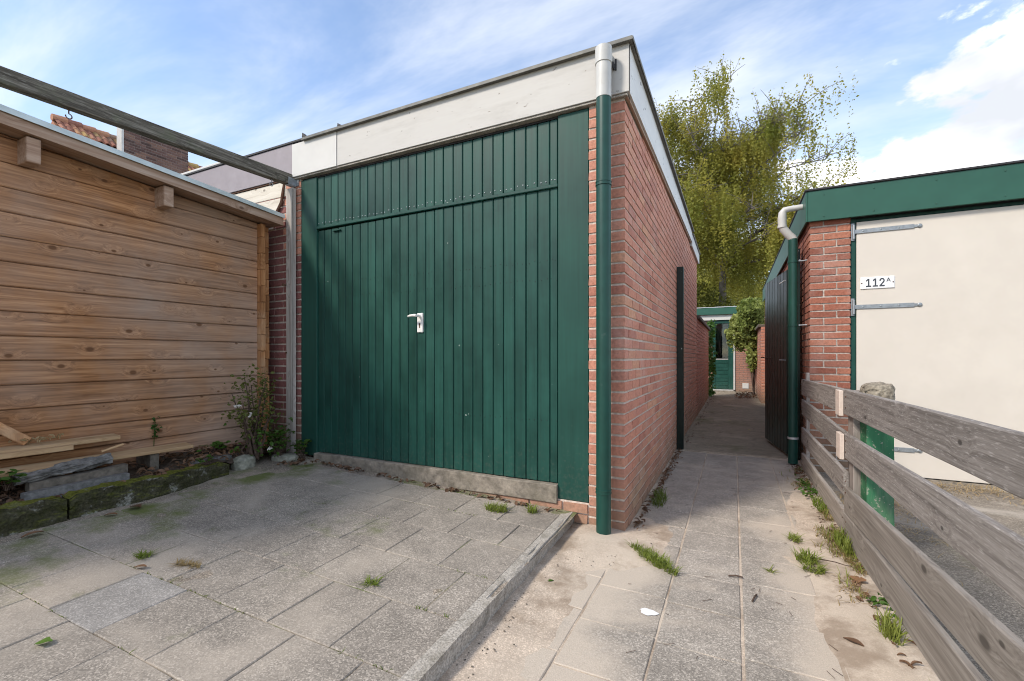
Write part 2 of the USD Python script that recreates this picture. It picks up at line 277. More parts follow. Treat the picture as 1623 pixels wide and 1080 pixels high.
def tile_mat(name, base, sand, sand_lo, sand_hi, drift=None, bias=None, moss=(.10, .13, .02), moss_amt=0.0, moss_lo=.58, grit=.5, tint=.12, sand_amt=.9, moss_scale=1.3):
    """exposed-aggregate concrete: grit specks, drifted sand, moss, a tone of its own for each tile"""
    n, l = {}, []; rnd_nodes(n, l)
    n['vo'] = ('voronoi_texture', {'scale': 230, 'randomness': 1}); l.append(('geo.position', 'vo.vector'))
    n['se'] = ('separate_color', {}); l.append(('vo.color', 'se.color'))
    n['g1'] = ('rgb_ramp', {'ramp': [(0, tuple(c * (1 - grit) for c in base)), (.35, tuple(c * .85 for c in base)), (.7, base), (.9, tuple(min(.75, c * (1 + grit)) for c in base)), (1, tuple(min(.8, c * (1 + 1.6 * grit)) for c in base))]}); l.append(('se.r', 'g1.fac'))
    n['n0'] = ('noise_texture', {'scale': 7, 'detail': 8, 'roughness': .65}); l.append(('geo.position', 'n0.vector'))
    n['v0'] = ('map_range', {'from_min': .3, 'from_max': .7, 'to_min': .8, 'to_max': 1.2}); l.append(('n0.fac', 'v0.value'))
    n['tv'] = ('map_range', {'to_min': 1 - tint, 'to_max': 1 + tint}); l.append(('rnd.value', 'tv.value'))
    n['vv'] = ('math', {'math_type': 'multiply'}); l += [('v0.result', 'vv.value1'), ('tv.result', 'vv.value2')]
    n['c1'] = ('vector_math', {'math_type': 'scale'}); l += [('g1.color', 'c1.vector1'), ('vv.value', 'c1.scale')]; out = 'c1.vector'
    n['n2'] = ('noise_texture', {'scale': 1.5, 'detail': 8, 'roughness': .62, 'distortion': .4}); l.append(('geo.position', 'n2.vector'))
    drift_out = 'n2.fac'
    if drift:                                                       # sand lies deeper in places: beside the fence and at the garage corner
        n['sx'] = ('separate_xyz', {}); l.append(('geo.position', 'sx.vector'))
        n['dA'] = ('map_range', {'from_min': .62, 'from_max': .92, 'to_min': 0, 'to_max': .26, 'clamp': True}); l.append(('sx.x', 'dA.value'))
        n['dY'] = ('map_range', {'from_min': .5, 'from_max': 1.3, 'to_min': 1, 'to_max': .15, 'clamp': True}); l.append(('sx.y', 'dY.value'))
        n['dB'] = ('map_range', {'from_min': .02, 'from_max': .30, 'to_min': .28, 'to_max': 0, 'clamp': True}); l.append(('sx.x', 'dB.value'))
        n['dZ'] = ('map_range', {'from_min': -.1, 'from_max': .6, 'to_min': 1, 'to_max': 0, 'clamp': True}); l.append(('sx.y', 'dZ.value'))
        n['dAA'] = ('math', {'math_type': 'multiply'}); l += [('dA.result', 'dAA.value1'), ('dY.result', 'dAA.value2')]
        n['dBB'] = ('math', {'math_type': 'multiply'}); l += [('dB.result', 'dBB.value1'), ('dZ.result', 'dBB.value2')]
        n['dS'] = ('math', {'math_type': 'add'}); l += [('dAA.value', 'dS.value1'), ('dBB.value', 'dS.value2')]
        n['dT'] = ('math', {'math_type': 'add'}); l += [('dS.value', 'dT.value1'), ('n2.fac', 'dT.value2')]; drift_out = 'dT.value'
    n['s2'] = ('map_range', {'from_min': sand_lo, 'from_max': sand_hi, 'to_min': 0, 'to_max': sand_amt, 'clamp': True, 'range_type': 'smoothstep'}); l.append((drift_out, 's2.value'))
    n['n5'] = ('noise_texture', {'scale': 260, 'detail': 2}); l.append(('geo.position', 'n5.vector'))
    n['v5'] = ('map_range', {'from_min': .3, 'from_max': .7, 'to_min': .85, 'to_max': 1.15}); l.append(('n5.fac', 'v5.value'))
    n['sc'] = ('vector_math', {'math_type': 'scale', 'vector1': sand}); l.append(('v5.result', 'sc.scale'))
    n['c2'] = ('mix_color', {}); l += [('s2.result', 'c2.fac'), (out, 'c2.a'), ('sc.vector', 'c2.b')]; out = 'c2.result'
    if moss_amt:
        n['mm'] = ('mapping', {'location': (4.2, 9.1, 0)}); l.append(('geo.position', 'mm.vector'))
        n['n3'] = ('noise_texture', {'scale': moss_scale, 'detail': 9, 'roughness': .7}); l.append(('mm.vector', 'n3.vector'))
        msrc = 'n3.fac'
        if bias:                                                    # moss thrives on the side by the planted bed
            n['bx'] = ('separate_xyz', {}); l.append(('geo.position', 'bx.vector'))
            n['bm'] = ('map_range', {'from_min': -1.4, 'from_max': -2.5, 'to_min': 0, 'to_max': .17, 'clamp': True}); l.append(('bx.x', 'bm.value'))
            n['ba'] = ('math', {'math_type': 'add'}); l += [('n3.fac', 'ba.value1'), ('bm.result', 'ba.value2')]; msrc = 'ba.value'
        n['m3'] = ('map_range', {'from_min': moss_lo, 'from_max': moss_lo + .14, 'to_min': 0, 'to_max': moss_amt, 'clamp': True}); l.append((msrc, 'm3.value'))
        n['c3'] = ('mix_color', {'b': moss}); l += [('m3.result', 'c3.fac'), (out, 'c3.a')]; out = 'c3.result'
    n['bh'] = ('math', {'math_type': 'multiply_add', 'value2': .5}); l += [('se.r', 'bh.value1'), ('n0.fac', 'bh.value3')]
    n['bu'] = ('bump', {'strength': .35, 'distance': .003}); l.append(('bh.value', 'bu.height'))
    n['p'] = ('principled_bsdf', {'roughness': .88, 'specular_ior_level': .2}); l += [(out, 'p.base_color'), ('bu.normal', 'p.normal')]
    return mat(name, n, l)
def leaf_mat(name, cols, trans=.35, rough=.5):
    n, l = {}, []; rnd_nodes(n, l)
    n['nz'] = ('noise_texture', {'scale': .8, 'detail': 3}); l.append(('geo.position', 'nz.vector'))
    n['mx'] = ('math', {'math_type': 'multiply_add', 'value2': .55}); l += [('rnd.value', 'mx.value1'), ('nz.fac', 'mx.value3')]
    n['mr'] = ('map_range', {'from_min': .25, 'from_max': 1.3, 'clamp': True}); l.append(('mx.value', 'mr.value'))
    n['ramp'] = ('rgb_ramp', {'ramp': cols}); l.append(('mr.result', 'ramp.fac'))
    n['tr'] = ('translucent_bsdf', {}); n['p'] = ('principled_bsdf', {'roughness': rough, 'specular_ior_level': .3}); l += [('ramp.color', 'p.base_color'), ('ramp.color', 'tr.color')]
    n['mix'] = ('mix_closure', {'fac': trans}); l += [('p.BSDF', 'mix.closure1'), ('tr.BSDF', 'mix.closure2')]
    return mat(name, n, l, s='mix.closure')

M = {}
M['brick'] = brick_mat('brick_pink', [(0, (.38, .155, .11)), (.25, (.47, .205, .14)), (.5, (.52, .235, .16)), (.75, (.48, .215, .155)), (.92, (.54, .28, .175)), (1, (.38, .165, .125))], bloom=.38)
M['brick_dark'] = brick_mat('brick_purple', [(0, (.13, .05, .05)), (.5, (.19, .075, .068)), (1, (.25, .10, .085))], bloom=.15, dirt_z=(.1, .7))
M['brick_red'] = brick_mat('brick_red', [(0, (.20, .072, .05)), (.4, (.31, .115, .075)), (.75, (.37, .15, .095)), (1, (.26, .11, .08))], bloom=.3, dirt_z=(.1, .75))
M['brick_brown'] = brick_mat('brick_brown', [(0, (.06, .035, .03)), (.5, (.12, .065, .055)), (1, (.19, .11, .08))], bloom=.1, dirt_amt=0)
M['brick_far'] = brick_mat('brick_far', [(0, (.22, .10, .075)), (.5, (.30, .14, .10)), (1, (.36, .18, .13))], bloom=.25)
M['mortar'] = plain('mortar', (.55, .465, .395), .95, nscale=60, var=.25, bump=.4, stain=(.17, .15, .12), stain_scale=4, stain_amt=.5)
M['mortar_white'] = plain('mortar_white', (.46, .41, .36), .95, nscale=50, var=.3, bump=.5, stain=(.30, .20, .16), stain_scale=7, stain_lo=.5)
M['mortar_dark'] = plain('mortar_dark', (.26, .21, .19), .95, nscale=60, var=.25)
M['green'] = paint_mat('green_paint', (.010, .055, .042), rough=.45, chip_lo=.77, spec=.28, fade=.45, splash=True)
M['green_flat'] = paint_mat('green_paint_panel', (.011, .057, .043), rough=.47, chip_lo=.78, spec=.28, fade=.3, splash=True)
M['green_pipe'] = plain('green_pvc', (.008, .050, .038), .38, nscale=14, var=.15, bump=.02, stain=(.09, .13, .11), stain_scale=6, stain_lo=.62, stain_amt=.5)
M['green_trim'] = plain('green_sheet', (.022, .088, .060), .42, nscale=5, var=.1, bump=.03, stain=(.12, .19, .15), stain_scale=8, stain_lo=.66, stain_amt=.5)
M['green_dark'] = paint_mat('green_black_paint', (.006, .016, .013), rough=.30, chip_lo=.74)
M['white_wood'] = paint_mat('white_paint', (.52, .495, .46), rough=.6, chips=(.20, .17, .14), chip_lo=.675, axis=0, fade=.06, wear=(.36, .335, .30), chip_scale=34)
M['white_wood_y'] = paint_mat('white_paint_side', (.58, .57, .55), rough=.6, chips=(.16, .15, .15), chip_lo=.665, axis=1, fade=.07, wear=(.50, .50, .50), chip_scale=30)
M['white_new'] = plain('white_sheet', (.55, .53, .50), .5, nscale=6, var=.04, bump=.02)
M['white_pvc'] = plain('white_pvc', (.50, .49, .465), .45, nscale=12, var=.08, bump=.02, stain=(.42, .38, .33), stain_scale=9, stain_lo=.55)
M['lilac'] = plain('lilac_sheet', (.27, .235, .25), .6, nscale=8, var=.08, bump=.05, stain=(.36, .33, .34), stain_scale=3, stain_lo=.55, stain_amt=.4)
M['trim'] = plain('roof_trim_metal', (.12, .115, .10), .5, nscale=16, var=.3, bump=.1, stain=(.27, .25, .20), stain_scale=10)
M['black'] = plain('black_trim', (.03, .028, .03), .6, nscale=20, var=.3)
M['roofing'] = plain('roofing_felt', (.07, .07, .072), .9, nscale=50, var=.3)
M['concrete'] = plain('sill_concrete', (.24, .205, .165), .92, nscale=24, var=.45, bump=.8, dist=.01, stain=(.13, .115, .085), stain_scale=5, stain_lo=.44, stain_amt=.8)
M['kerb'] = plain('kerb_concrete', (.38, .345, .30), .92, nscale=130, var=.5, bump=.7, dist=.006, stain=(.13, .115, .085), stain_scale=14, stain_lo=.48, stain_amt=.75)
M['cream'] = plain('cream_sheet', (.60, .545, .475), .55, nscale=3.5, var=.035, bump=.02, stain=(.53, .475, .405), stain_scale=1.5, stain_lo=.5, stain_amt=.5)
M['galv'] = plain('galvanised', (.29, .31, .325), .42, metallic=.55, nscale=40, var=.2, bump=.05, stain=(.34, .30, .26), stain_scale=14)
M['alu'] = plain('aluminium', (.62, .62, .63), .35, metallic=.5, nscale=20, var=.12, bump=.02)
M['zinc'] = plain('zinc_edge', (.52, .57, .57), .4, metallic=.35, nscale=9, var=.12, bump=.02)
M['steel_white'] = plain('handle_white', (.74, .71, .67), .32, nscale=30, var=.08, stain=(.40, .22, .12), stain_scale=40, stain_lo=.62)
M['rust'] = plain('rust', (.10, .05, .03), .9, nscale=60, var=.4)
M['plate'] = plain('enamel_white', (.80, .80, .80), .25, nscale=10, var=.03, bump=0)
M['ink'] = plain('enamel_ink', (.05, .055, .065), .3, bump=0, var=.1)
M['shed_wood'] = wood_mat('shed_wood', 1, (.19, .078, .032), (.325, .148, .062), (.45, .235, .112), weather=(.335, .235, .178), wscale=.9, wlo=.38, whi=.60, wamt=.88, streak=60, along=2.0, knot_scale=(3.6, 5.5))
M['shed_end'] = wood_mat('shed_log_end', 2, (.24, .10, .04), (.38, .175, .07), (.50, .27, .13), streak=26, weather=(.40, .27, .17), wscale=3, wlo=.5, whi=.7, knots=False)
M['verge_wood'] = wood_mat('verge_wood', 1, (.20, .115, .075), (.36, .235, .165), (.50, .37, .29), streak=36)
M['old_beam'] = wood_mat('old_beam', 1, (.04, .035, .03), (.12, .105, .085), (.26, .235, .195), streak=70, along=3.0, knots=False, weather=(.13, .135, .09), wscale=7, wlo=.54, whi=.66, wamt=.6, flecks=(.34, .32, .28), rough=.95, spec=.1, bump=.6)
M['old_post'] = wood_mat('old_post', 2, (.15, .125, .11), (.32, .285, .255), (.46, .42, .38), streak=40, knots=False)
M['fence'] = wood_mat('fence_wood', 1, (.08, .07, .063), (.205, .182, .165), (.345, .315, .29), streak=75, along=2.2, knot_scale=(2.6, 4.6), flecks=(.44, .41, .385), fleck_amt=.7, rough=.85, bump=.5)
M['fence_low'] = wood_mat('fence_wood_low', 1, (.115, .098, .083), (.24, .21, .182), (.35, .315, .28), streak=70, along=2.0, knot_scale=(2.0, 4.0), rough=.85, bump=.35)
M['fence_post'] = wood_mat('fence_post', 2, (.14, .115, .10), (.26, .22, .195), (.40, .355, .32), streak=38, rough=.85)
M['block'] = plain('pale_block', (.60, .50, .43), .7, nscale=14, var=.10, stretch=(4, 1, 4))
M['plank'] = wood_mat('loose_plank', 1, (.28, .165, .08), (.46, .30, .165), (.58, .42, .26), streak=26)
M['white_plank'] = wood_mat('white_plank', 0, (.40, .34, .27), (.62, .56, .47), (.72, .67, .58), streak=26)
M['bark'] = plain('bark_grey', (.17, .16, .15), .9, nscale=26, var=.6, bump=1, dist=.01, stain=(.06, .05, .045), stain_scale=16, stain_lo=.5)
M['slab_grey'] = plain('grey_slab', (.13, .125, .12), .9, nscale=50, var=.4, bump=.5, stain=(.06, .06, .045), stain_scale=9)
M['slab_brown'] = plain('brown_slab', (.12, .10, .08), .92, nscale=30, var=.5, bump=.8, stain=(.05, .05, .03), stain_scale=8, stain_lo=.5)
M['stone'] = plain('lump_stone', (.25, .245, .20), .92, nscale=30, var=.4, bump=.8, stain=(.12, .14, .07), stain_scale=7, stain_lo=.5)
M['rubble'] = plain('post_head', (.25, .215, .165), .95, nscale=45, var=.7, bump=1, dist=.01, stain=(.14, .11, .08), stain_scale=20, stain_lo=.5)
M['green_post'] = paint_mat('green_post_paint', (.03, .14, .062), rough=.7, chips=(.30, .29, .23), chip_lo=.62, chip_scale=70, fade=.45, wear=(.20, .24, .17))
M['soil'] = plain('soil', (.075, .052, .036), .97, nscale=35, var=.6, bump=1, dist=.01, stain=(.15, .10, .06), stain_scale=12)
M['moss_kerb'] = None
M['tile_drive'] = tile_mat('driveway_tile', (.285, .25, .212), (.40, .345, .285), .42, .68, grit=.38, bias=True, moss_amt=.85, moss_lo=.60, sand_amt=.75, tint=.06)
M['tile_new'] = tile_mat('driveway_tile_grey', (.30, .278, .255), (.38, .33, .27), .62, .8, grit=.25, tint=.02)
M['tile_path'] = tile_mat('path_tile', (.32, .285, .245), (.48, .41, .335), .47, .74, drift=True, tint=.07, sand_amt=.92, grit=.36)
M['sand'] = tile_mat('drift_sand', (.47, .385, .305), (.51, .43, .345), .4, .6, grit=.2, moss=(.23, .17, .12), moss_amt=.75, moss_lo=.48, moss_scale=3.0)
M['joint'] = tile_mat('joint_dirt', (.24, .20, .16), (.36, .305, .245), .5, .64, grit=.5, moss=(.10, .13, .03), moss_amt=.9, moss_lo=.5, moss_scale=2.1)
M['alley'] = tile_mat('alley_concrete', (.28, .235, .18), (.38, .32, .25), .5, .7, moss=(.075, .085, .02), moss_amt=.7, moss_lo=.54, grit=.45)
M['yard'] = tile_mat('yard_concrete', (.25, .215, .175), (.40, .36, .31), .52, .68, moss=(.15, .14, .07), moss_amt=.6, moss_lo=.56, grit=.5)
M['ground'] = plain('earth', (.12, .11, .065), .95, nscale=4, var=.4)
M['birch_leaf'] = leaf_mat('birch_leaf', [(0, (.10, .135, .025)), (.35, (.20, .225, .04)), (.6, (.33, .31, .06)), (.85, (.48, .39, .075)), (1, (.50, .31, .06))], trans=.5)
M['willow_leaf'] = leaf_mat('willow_leaf', [(0, (.24, .27, .045)), (.5, (.42, .41, .085)), (1, (.55, .50, .13))], trans=.5)
M['bush_leaf'] = leaf_mat('autumn_bush_leaf', [(0, (.05, .075, .015)), (.5, (.15, .15, .025)), (.8, (.28, .17, .03)), (1, (.40, .20, .03))])
M['climber_leaf'] = leaf_mat('climber_leaf', [(0, (.075, .115, .02)), (.5, (.18, .225, .05)), (.85, (.32, .34, .10)), (1, (.42, .38, .15))])
M['ivy_leaf'] = leaf_mat('ivy_leaf', [(0, (.022, .06, .010)), (.5, (.05, .12, .02)), (1, (.11, .20, .045))], rough=.35)
M['weed_leaf'] = leaf_mat('weed_leaf', [(0, (.03, .07, .012)), (.5, (.075, .15, .022)), (1, (.15, .25, .05))])
M['shrub_leaf'] = leaf_mat('shrub_leaf', [(0, (.03, .06, .012)), (.5, (.075, .115, .022)), (.85, (.16, .16, .04)), (1, (.28, .17, .05))])
M['grass'] = leaf_mat('grass_blade', [(0, (.07, .11, .015)), (.5, (.16, .21, .03)), (.8, (.28, .29, .07)), (1, (.36, .29, .13))])
M['straw'] = leaf_mat('dry_grass', [(0, (.16, .13, .04)), (.5, (.30, .21, .10)), (1, (.44, .33, .18))], trans=.15)
M['dead_leaf'] = leaf_mat('dead_leaf', [(0, (.06, .038, .026)), (.45, (.14, .078, .045)), (.8, (.27, .145, .075)), (1, (.40, .27, .14))], trans=.12)
M['twig'] = plain('twig', (.085, .055, .04), .9, nscale=40, var=.4)
M['birch_bark'] = plain('birch_bark', (.16, .14, .12), .9, nscale=6, var=.5, stain=(.04, .035, .03), stain_scale=4)
M['petal'] = plain('petal', (.75, .70, .66), .6, var=.1, bump=0)
M['lead'] = plain('lead_flashing', (.20, .22, .26), .5, nscale=6, var=.15)
M['roof_tile'] = brick_mat('clay_tile', [(0, (.20, .085, .06)), (.4, (.33, .14, .09)), (.7, (.40, .20, .12)), (.9, (.40, .27, .10)), (1, (.22, .13, .09))], dirt_amt=0, bloom=.2)
n, l = {}, []
n['fr'] = ('fresnel', {'IOR': 1.5}); n['t'] = ('transparent_bsdf', {'color': (.75, .8, .78)}); n['g'] = ('glossy_bsdf', {'roughness': .02, 'color': (1, 1, 1)})
n['m'] = ('mix_closure', {}); l += [('fr.fac', 'm.fac'), ('t.BSDF', 'm.closure1'), ('g.BSDF', 'm.closure2')]
M['glass'] = mat('window_glass', n, l, s='m.closure')
n, l = {}, []                                                      # mossy kerb: moss grows on the top and upper face, in patches
n['geo'] = ('geometry', {}); n['n1'] = ('noise_texture', {'scale': 9, 'detail': 9, 'roughness': .7}); l.append(('geo.position', 'n1.vector'))
n['r'] = ('rgb_ramp', {'ramp': [(.30, (.30, .29, .26)), (.40, (.17, .165, .14)), (.44, (.06, .055, .035)), (.58, (.038, .038, .016)), (.74, (.08, .085, .015))]}); l.append(('n1.fac', 'r.fac'))
n['sn'] = ('separate_xyz', {}); l.append(('geo.normal', 'sn.vector'))
n['up'] = ('map_range', {'from_min': .3, 'from_max': .8, 'to_min': 0, 'to_max': .8, 'clamp': True}); l.append(('sn.z', 'up.value'))
n['c'] = ('mix_color', {'b': (.12, .125, .018)}); l += [('up.result', 'c.fac'), ('r.color', 'c.a')]
n['n2'] = ('noise_texture', {'scale': 90, 'detail': 4}); l.append(('geo.position', 'n2.vector'))
n['v'] = ('map_range', {'from_min': .3, 'from_max': .7, 'to_min': .6, 'to_max': 1.4}); l.append(('n2.fac', 'v.value'))
n['s'] = ('vector_math', {'math_type': 'scale'}); l += [('c.result', 's.vector1'), ('v.result', 's.scale')]
n['bu'] = ('bump', {'strength': .8, 'distance': .008}); l.append(('n2.fac', 'bu.height'))
n['p'] = ('principled_bsdf', {'roughness': .95, 'specular_ior_level': .15}); l += [('s.vector', 'p.base_color'), ('bu.normal', 'p.normal')]
M['moss_kerb'] = mat('mossy_kerb', n, l)
# ------------------------------------------------------------------ the ground
zd = lambda x: .063 - .041 * np.minimum(x, .2)                     # the driveway falls towards the path
g = thing('ground', None, None, kind='structure')
obj('earth', grid(np.linspace(-300, 300, 25), np.linspace(-300, 300, 25), -.06), M['ground'], g)

path = thing('path', None, None, kind='structure')
def sand_z(x, y):
    p = np.stack([x * 1.6, y * 1.1, 0 * x + 4.2], -1); q = np.stack([x * 9, y * 9, 0 * x], -1)
    edge = np.clip((x - .84) / .16, 0, 1) * .018 + np.clip((.03 - x) / .25, 0, 1) * .016 * np.clip((.2 - y) / .4 + .6, 0, 1)
    patch = np.clip((fbm(p, 4, 3) - .56) * .10, -.004, .012)
    d = np.hypot((x - .86) / .28, (y - .12) / .55); patch = patch + np.clip(1 - d, 0, 1) * .010
    d2 = np.hypot((x + .02) / .36, (y + .22) / .28); patch = patch + np.clip(1 - d2, 0, 1) * .013
    far = np.clip((y - .6) / .8, 0, 1); 
    return -.0045 + (edge + np.maximum(patch, 0) + (fbm(q, 3, 5) - .5) * .006) * (1 - far * .75) - far * .001
obj('drift_sand', grid(np.linspace(-.36, 1.16, 110), np.linspace(-3.2, 2.66, 330), sand_z), M['sand'], path, smooth=True, kind='stuff')
def slab(x0, y0, x1, y1, z, h=.04, b=.003, tilt=.0018, yaw=.004):
    v, f = bbox(x0, y0, z - h, x1, y1, z, b); c = np.array([(x0 + x1) / 2, (y0 + y1) / 2, z])
    v = v + np.array([0, 0, 1]) * ((v - c)[:, :1] * R.uniform(-tilt, tilt) * 5 + (v - c)[:, 1:2] * R.uniform(-tilt, tilt) * 5 + R.uniform(-.0012, .0012))
    return rotz((v, f), R.uniform(-yaw, yaw), c)
P0 = .289
for i, (x0, x1, off) in enumerate([(-.262, .018, .06), (.022, .308, .0), (.313, .589, -.02), (.596, .882, .012), (.886, 1.13, -.04)]):
    for k in range(-8, 11):
        y0 = -.628 + off + k * P0; y1 = y0 + P0 - .004
        if y1 > 2.62: y1 = 2.62
        if y0 < -3.1 or y1 - y0 < .06 or (i == 0 and y0 > -.25): continue
        obj('tile', slab(x0, y0, x1 - .003, y1, 0), M['tile_path'], path)
obj('underlay', box(-.36, -3.3, -.09, 1.18, 2.64, -.02), M['ground'], path)
alley = thing('alley_paving', None, None, kind='structure')
obj('concrete', grid(np.linspace(-.1, 1.35, 20), np.linspace(2.625, 12.3, 80), lambda x, y: -.006 + (fbm(np.stack([x * 2, y * 2, 0 * x], -1), 3, 8) - .5) * .02), M['alley'], alley, smooth=True)
obj('threshold', bbox(.05, 2.60, -.05, 1.04, 2.66, .004, .006), M['alley'], alley)
yard = thing('yard', None, None, kind='structure')
obj('concrete', grid(np.linspace(1.14, 9, 60), np.linspace(-4, 2.3, 50), lambda x, y: -.012 + (fbm(np.stack([x * 2, y * 2, 0 * x], -1), 3, 12) - .5) * .014), M['yard'], yard, smooth=True)

drive = thing('driveway', None, None, kind='structure')
A = math.radians(2.1)                                               # the paving is laid slightly askew
def drive_z(x, y): return zd(x) - .0042 + (fbm(np.stack([x * 8, y * 8, 0 * x], -1), 3, 6) - .5) * .009 + np.clip((y + .16) / .3, 0, 1) * .012 + np.clip((-2.42 - x) / .2, 0, 1) * .012
obj('joint_dirt', grid(np.linspace(-3.0, -.285, 90), np.linspace(-3.2, .02, 110), drive_z), M['joint'], drive, smooth=True, kind='stuff')
rows = [-3.06, -2.76, -2.46, -2.16, -1.86, -1.565, -1.255, -.945, -.63, -.34, -.045]
for j in range(len(rows) - 1):
    off = (0.0 if j % 2 else .147)
    for k in range(0, 10):
        x1 = -.370 - off - k * .2905 + .147 * (0 if off else 0); x0 = x1 - .2875
        if off and k == 0:
            extra = (-.370 - .143, -.370)
            v, f = slab(extra[0], rows[j], extra[1], rows[j + 1] - .003, 0); v, f = rotz((v, f), A, (-.3, 0, 0)); v[:, 2] += zd(v[:, 0]); obj('tile', (v, f), M['tile_drive'], drive)
        if x0 < -2.75: continue
        v, f = slab(x0, rows[j], x1, rows[j + 1] - .003, 0); v, f = rotz((v, f), A, (-.3, 0, 0)); v[:, 2] += zd(v[:, 0])
        c = v.mean(0)
        obj('tile', (v, f), M['tile_new'] if abs(c[0] + 1.5) < .13 and abs(c[1] + 1.71) < .13 else M['tile_drive'], drive)
# edging kerb between driveway and path
kb = thing('edging_kerb', 'narrow concrete edging kerb dividing the driveway from the path', 'kerb')
def kerb_stone(y0, y1):
    m = trimesh.creation.box((.056, y1 - y0, .20)); 
    for _ in range(4): m = m.subdivide()
    v = np.array(m.vertices); yy = (v[:, 1] + y1 + y0) / 2 * 1.0; yy = v[:, 1] + (y0 + y1) / 2
    top = v[:, 2] > .0
    n1 = fbm(np.stack([v[:, 0] * 22, yy * 9, v[:, 2] * 22], -1), 3, 2) - .5
    v[:, 0] += n1 * .016 * (v[:, 0] > 0); v[:, 2] += np.where(top, -np.maximum(fbm(np.stack([v[:, 0] * 30, yy * 5, v[:, 2] * 0], -1), 4, 4) - .5, 0) * .05 * (v[:, 0] > .0), 0) * (v[:, 2] > .09)
    return np.stack([v[:, 0] - .338 - .033 * yy, yy, v[:, 2] - .022], 1), np.array(m.faces)
for y0, y1 in ((-.97, -.005), (-1.94, -.974), (-2.95, -1.944)): obj('kerb_stone', kerb_stone(y0, y1), M['kerb'], kb, smooth=40)

# ------------------------------------------------------------------ bricks
CH = .0625
class Bricks:
    """collects bricks; the nearest become parts of their own, the rest one mesh"""
    def __init__(s): s.items = []
    def add(s, x0, y0, z0, x1, y1, z1, m): s.items.append((np.array([(x0 + x1) / 2, (y0 + y1) / 2, (z0 + z1) / 2]), (x0, y0, z0, x1, y1, z1), m))
    def build(s, parent, limit, name='brick', rest='brickwork', jit=.0017, dist=None):
        d = [dist(c) if dist else np.linalg.norm(c - np.array([.5614, -2.6156, 1.02])) for c, _, _ in s.items]
        near = set(np.argsort(d)[:limit].tolist()); left = {}
        for i, (c, b, m) in enumerate(s.items):
            if i in near: obj(name, box(*b, jit=jit), m, parent)
            else: left.setdefault(id(m), (m, []))[1].append(box(*b, jit=jit))
        for m, bs in left.values(): obj(rest, cat(*bs), m, parent, kind='stuff')
def run(a, b, first, L=.21, J=.0115):
    """joint positions of one course from a to b; first = length of the first brick"""
    out, p, n = [], a, first
    while p < b - .03:
        q = min(p + n, b); out.append((p, q)); p = q + J; n = L
    return out
zc = lambda k, z0=0.0: (z0 + k * CH + .0065, z0 + k * CH + .0555)

# ------------------------------------------------------------------ the garage
ga = thing('garage', 'flat-roofed brick garage with dark green boarded double door and white fascia', 'garage')
wall = obj('wall', cat(box(-.10, .005, -.1, -.005, 5.66, 2.70), box(-.214, .005, -.1, -.10, .12, 2.52), box(-3.32, .007, -.1, -2.712, .12, 2.53), box(-2.712, .006, -.1, -.214, .12, .14),
                       box(-3.3, .12, -.1, -3.2, 5.66, 2.7), box(-3.2, 5.55, -.1, -.1, 5.66, 2.7)), M['mortar'], ga)
B = Bricks()
for k in range(0, 43):
    z0, z1 = zc(k)
    if z1 > 2.68: break
    if k < 40:
        if k % 2 == 0: B.add(-.213, 0, z0, 0, .10, z1, M['brick'])
        else: B.add(-.10, 0, z0, 0, .21, z1, M['brick']); B.add(-.214, 0, z0, -.1115, .1, z1, M['brick'])
        s = .1115 if k % 2 == 0 else .2215
    else: s = .1115 if k % 2 == 0 else .0
    for a, b in run(s, 5.665, .21):
        if k >= 40 and 2.49 + .035 * a + .0 < z1 - .09 and a < .0: continue
        if k >= 40 and z1 > 2.545 + .031 * a: continue
        B.add(-.09, a, z0, 0, b, z1, M['brick'])
for k in range(0, 40):
    z0, z1 = zc(k)
    for a, b in run(2.709, 3.31, .21 if k % 2 else .10):
        B.add(-b, 0, z0, -a, .09, z1, M['brick_dark'] if a > 2.75 or k < 30 else M['brick'])
for k in (0, 1):                                                    # plinth under the door
    z0, z1 = zc(k, .012)
    for a, b in run(.222, 2.70, .15 if k else .08): B.add(-b, -.008, z0, -a, .05, z1, M['brick'])
B.build(wall, 300)
obj('sill', None or (lambda m: m)(rough_board((-2.525, .03, .172), (-.412, .03, .172), .115, .10, (0, 1, 0), amp=.007, seed=3, n=40)), M['concrete'], ga, smooth=30)
xs = [-2.518, -2.446, -2.366, -2.289, -2.210, -2.135, -2.053, -1.975, -1.897, -1.818, -1.741, -1.661, -1.582, -1.504, -1.426, -1.348, -1.27, -1.188, -1.111, -1.032, -.954, -.873, -.796, -.714, -.634, -.553, -.47, -.416]
obj('side_panel', bbox(-2.705, .004, .20, -2.522, .04, 2.497), M['green_flat'], ga)
obj('side_panel', bbox(-.412, .004, .143, -.2165, .04, 2.505), M['green_flat'], ga)
tr = obj('transom', box(-2.521, .034, 2.05, -.413, .05, 2.50), M['green_dark'], ga)
dr = obj('door', box(-2.521, .036, .235, -.413, .05, 2.05), M['green_dark'], ga)
for a, b in zip(xs[:-1], xs[1:]):
    e = R.uniform(-.0012, .0012)
    obj('board', bbox(a + .0026, .014 + e, 2.085, b - .0026, .0335, 2.492, .0035), M['green'], tr)
    obj('board', bbox(a + .0026, .017 + e, .233, b - .0026, .0355, 2.061 + .008 * (b + 1.5), .0035), M['green'], dr)
obj('rail', bbox(-2.523, .002, 2.066, -.413, .032, 2.089, .004), M['green'], tr)
bl = []
for a, b in zip(xs[:-1], xs[1:]):
    for q in (.25, .75):
        bl.append(tm(trimesh.creation.icosphere(1, .0042))); bl[-1] = (bl[-1][0] * [1, .6, 1] + [a + (b - a) * q + R.uniform(-.006, .006), .013, 2.113 + R.uniform(-.006, .006)], bl[-1][1])
obj('nail_heads', cat(*bl), M['galv'], tr, kind='stuff')
bl = []
